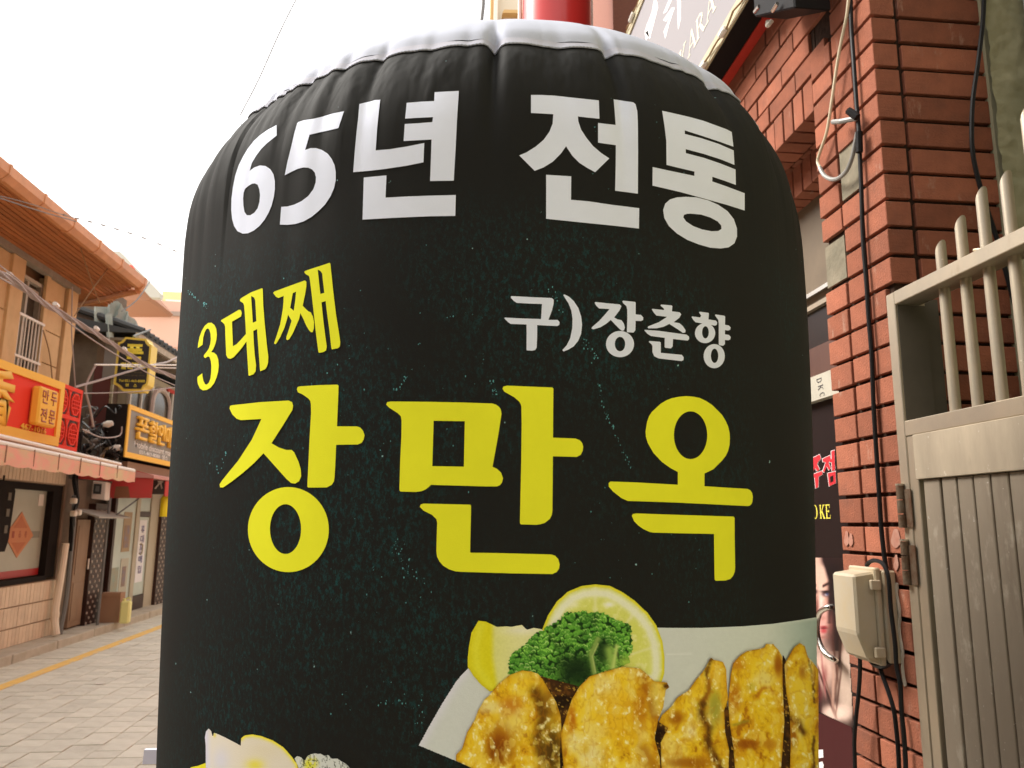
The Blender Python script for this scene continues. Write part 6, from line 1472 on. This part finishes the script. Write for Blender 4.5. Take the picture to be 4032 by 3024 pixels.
wire('thin cable dipping between the two signs above the wire tangle', [(325, 1690, -3.9), (400, 1722, -3.9), (470, 1715, -3.9), (480, 1680, -3.9)], .008, WCB)
q_ = onZ(392, 2693, .004); MB().box(q_ + np.array([-.04, -.02, 0]), q_ + np.array([.04, .02, .004])).build('paper_scrap', WHM, thing('paper_scrap', 'small white paper scrap lying on the paving beyond the yellow line', 'litter', tuple(q_)))
# string of little lights and the single thin wire against the sky
P0 = [onX(x, y, -3.2) for x, y in ((-60, 765), (0, 772), (130, 806), (250, 846), (400, 885), (560, 935), (725, 1003), (780, 1030))]
lt = thing('light_string', 'thin string of small lamps slung across the white sky', 'light string', tuple(P0[0]))
S = spline(P0, 12); MB().tube(S, .0035, 5).build('wire', GRP, lt)
for i in range(34, len(S) - 1, 2):
    if i % 4 < 2: MB().tube([S[i], S[i + 1]], .008, 5).build('lamp', mat('lamp_grey', (.25, .22, .18), .5) if 'lamp_grey' not in bpy.data.materials else bpy.data.materials['lamp_grey'], lt)
tw = thing('sky_wire', 'single thin wire rising steeply to the top of the sky', 'wire', tuple(onY(1170, -20, 6)))
MB().tube(spline([onY(1180, -30, 6), onY(1100, 130, 6), onY(1020, 310, 6.2), onY(945, 455, 6.4)], 5), .0045, 5).build('wire', GRP, tw)
tw = thing('sky_wire', 'pale thin wire running down beside the column towards the light string', 'wire', tuple(onY(760, 800, 9)))
MB().tube([onY(790, 745, 9), onY(662, 985, 9)], .003, 5).build('wire', WHM, tw)

# far buildings
fb = thing('grey_roofed_building', 'brown building with a wide pale grey roof edge behind the copper eaves', 'building', tuple(onY(500, 1100, 24)))
FY = 24.0
def far(name, pts, m, par, Y, d=2.0):
    a = [tuple(onY(x, y, Y)) for x, y in pts]; n_ = len(a); b = [(p[0] - .0 * d, Y + d, p[2]) for p in a]
    return MB().add(a + b, [tuple(range(n_)), tuple(range(n_, 2 * n_))[::-1]] + [(i, (i + 1) % n_, n_ + (i + 1) % n_, n_ + i) for i in range(n_)]).build(name, m, par)
far('wall', [(400, 1022), (470, 1024), (598, 1172), (585, 1182), (400, 1182)], mat('far_brown', (.40, .19, .11), .8), fb, FY)
far('roof_edge', [(385, 987), (472, 990), (632, 1155), (628, 1172), (590, 1170), (470, 1028), (400, 1026)], mat('far_roof_grey', (.56, .53, .46), .8), fb, FY - .3, .28)
pk = thing('pink_building', 'pale pink rendered building beyond the tiled roof with a grey parapet line', 'building', tuple(onY(600, 1300, 27)))
PNK = mat('pink_render', (.86, .56, .44), .85, noise=.06, nscale=.6)
far('wall', [(470, 1175), (735, 1190), (735, 1800), (470, 1700)], PNK, pk, 27.0, 6)
far('parapet', [(500, 1218), (735, 1228), (735, 1245), (500, 1232)], mat('pink_grey_band', (.42, .33, .28), .8), pk, 26.9, .09)
far('panel_joint', [(520, 1356), (735, 1366), (735, 1369), (520, 1359)], PNK, pk, 26.9, .09)
yb_ = thing('yellow_building', 'small ochre yellow block behind the pink building with a white bright side', 'building', tuple(onY(690, 1190, 30)))
far('wall', [(640, 1147), (740, 1152), (740, 1400), (640, 1400)], mat('far_yellow', (.88, .62, .32), .8), yb_, 30.0, 4)
far('white_side', [(594, 1172), (638, 1174), (638, 1400), (594, 1400)], mat('far_white', (.80, .78, .72), .7), yb_, 30.0, 4)
far('ledge', [(652, 1178), (740, 1184), (740, 1190), (652, 1184)], bpy.data.materials['far_white'], yb_, 29.9, .09)
# the lane goes on behind the column
for k, (nm, lab, x0, x1, y0, y1, h, c) in enumerate((('corner_house', 'grey rendered two storey house further down the left side', -9, -4.9, 24.2, 33, 5.2, (.50, .46, .40)),
        ('brick_house', 'low brown brick house at the far end of the left side', -9, -4.9, 33.2, 46, 4.4, (.34, .17, .11)),
        ('end_house', 'pale three storey house closing the end of the lane', -6, 6, 46.5, 54, 7.0, (.60, .55, .47)),
        ('side_house', 'beige shop house further up the right side of the lane', 1.1, 7, 14.2, 45, 5.6, (.52, .44, .34)))):
    hb_ = thing(nm, lab, 'house', ((x0 + x1) / 2, (y0 + y1) / 2, 0)); hm = mat(nm + '_render', c, .85, noise=.12, nscale=1.0)
    MB().box((x0, y0, 0), (x1, y1, h)).build('wall', hm, hb_); MB().box((x0 - .25, y0 - .2, h), (x1 + .25, y1, h + .14)).build('roof', CONC, hb_)
    for s_ in range(2):
        z0_ = .9 + s_ * 2.3
        if z0_ + 1.2 > h: continue
        if nm == 'end_house':
            for i in range(5): MB().box((x0 + .9 + i * 2.2, y0 - .03, z0_), (x0 + 2.1 + i * 2.2, y0 + .02, z0_ + 1.2)).build('window', DGL, hb_)
        else:
            xf = x1 if x1 < 0 else x0
            for i in range(int((y1 - y0) / 2.4)): MB().box((xf - .03, y0 + .8 + i * 2.4, z0_), (xf + .03, y0 + 2.0 + i * 2.4, z0_ + 1.2)).build('window', DGL, hb_)
# ------------------------------------------------------------------ above the column: red lacquered post and houses up the street
rp = thing('red_post', 'glossy red lacquered round post rising behind the white cap', 'post', (0.66, 4.2, 0))
xc = (onY(2056, 60, 4.2)[0] + onY(2326, 60, 4.2)[0]) / 2; rr_ = (onY(2326, 60, 4.2)[0] - onY(2056, 60, 4.2)[0]) / 2
GRED = mat('red_lacquer', (.56, .024, .020), .3, spec=.4, coat=.25)
MB().tube([(xc, 4.2, z) for z in (0.25, 2.5, 5.2)], rr_ * .985, 48).build('shaft', GRED, rp, smooth=True)
MB().tube([(xc, 4.2, 0.0), (xc, 4.2, .25)], rr_ * 1.3, 32).build('stone_base', CONC, rp)
MB().tube([(xc, 4.2, 5.2), (xc, 4.2, 5.6)], rr_ * 1.25, 32).build('collar', GRED, rp)
MB().tube([(xc + rr_ + .012, 4.22, 2), (xc + rr_ + .012, 4.22, 5.2)], .006, 6).build('white_conduit', WHM, rp); MB().tube([(xc - rr_ - .012, 4.22, 2), (xc - rr_ - .012, 4.22, 5.2)], .012, 6).build('white_conduit', WHM, rp)
ch_ = thing('cream_building', 'cream house with ochre trim seen left of the red post', 'building', tuple(onY(2000, 60, 14)))
CRM = mat('cream_render', (.66, .58, .45), .8); OTR = mat('ochre_trim', (.58, .37, .15), .7)
far('wall', [(1930, -80), (2200, -80), (2200, 400), (1930, 400)], CRM, ch_, 14.0, 4)
far('corner_trim', [(1936, -80), (1956, -80), (1940, 400), (1916, 400)], OTR, ch_, 13.9, .09)
far('balcony_edge', [(1985, 37), (2100, 40), (2100, 52), (1978, 50)], OTR, ch_, 13.7, .2)
far('panel', [(1982, 58), (2100, 64), (2100, 300), (1982, 300)], mat('tan_render', (.52, .40, .28), .8), ch_, 13.85, .13)
far('white_strip', [(1948, -80), (1962, -80), (1952, 400), (1938, 400)], WHM, ch_, 13.75, .1)
MB().tube(spline([onY(1906, -60, 7), onY(1903, 20, 7), onY(1896, 90, 7), onY(1890, 200, 7)], 4), .018, 6).build('cable', GRP, thing('hanging_cable', 'dark cable hanging at the edge of the cream house', 'cable', tuple(onY(1903, 0, 7))))
bb = thing('beige_building', 'beige rendered side wall between the red post and the karaoke board', 'building', tuple(onY(2400, 60, 9)))
far('wall', [(2352, -60), (2460, -60), (2460, 500), (2352, 500)], mat('beige_render', (.60, .50, .38), .8, color2=(.46, .39, .30), nscale=.8), bb, 9.0, 3)
far('brick_strip', [(2300, -60), (2380, -60), (2335, 140), (2300, 200)], mat('dark_brick_far', (.16, .06, .045), .85, color2=(.32, .27, .22), nscale=9, stretch=(1, 1, 3)), bb, 8.9, .09)
far('white_pipe', [(2459, -60), (2464, -60), (2464, 500), (2459, 500)], WHM, bb, 8.8, .05)
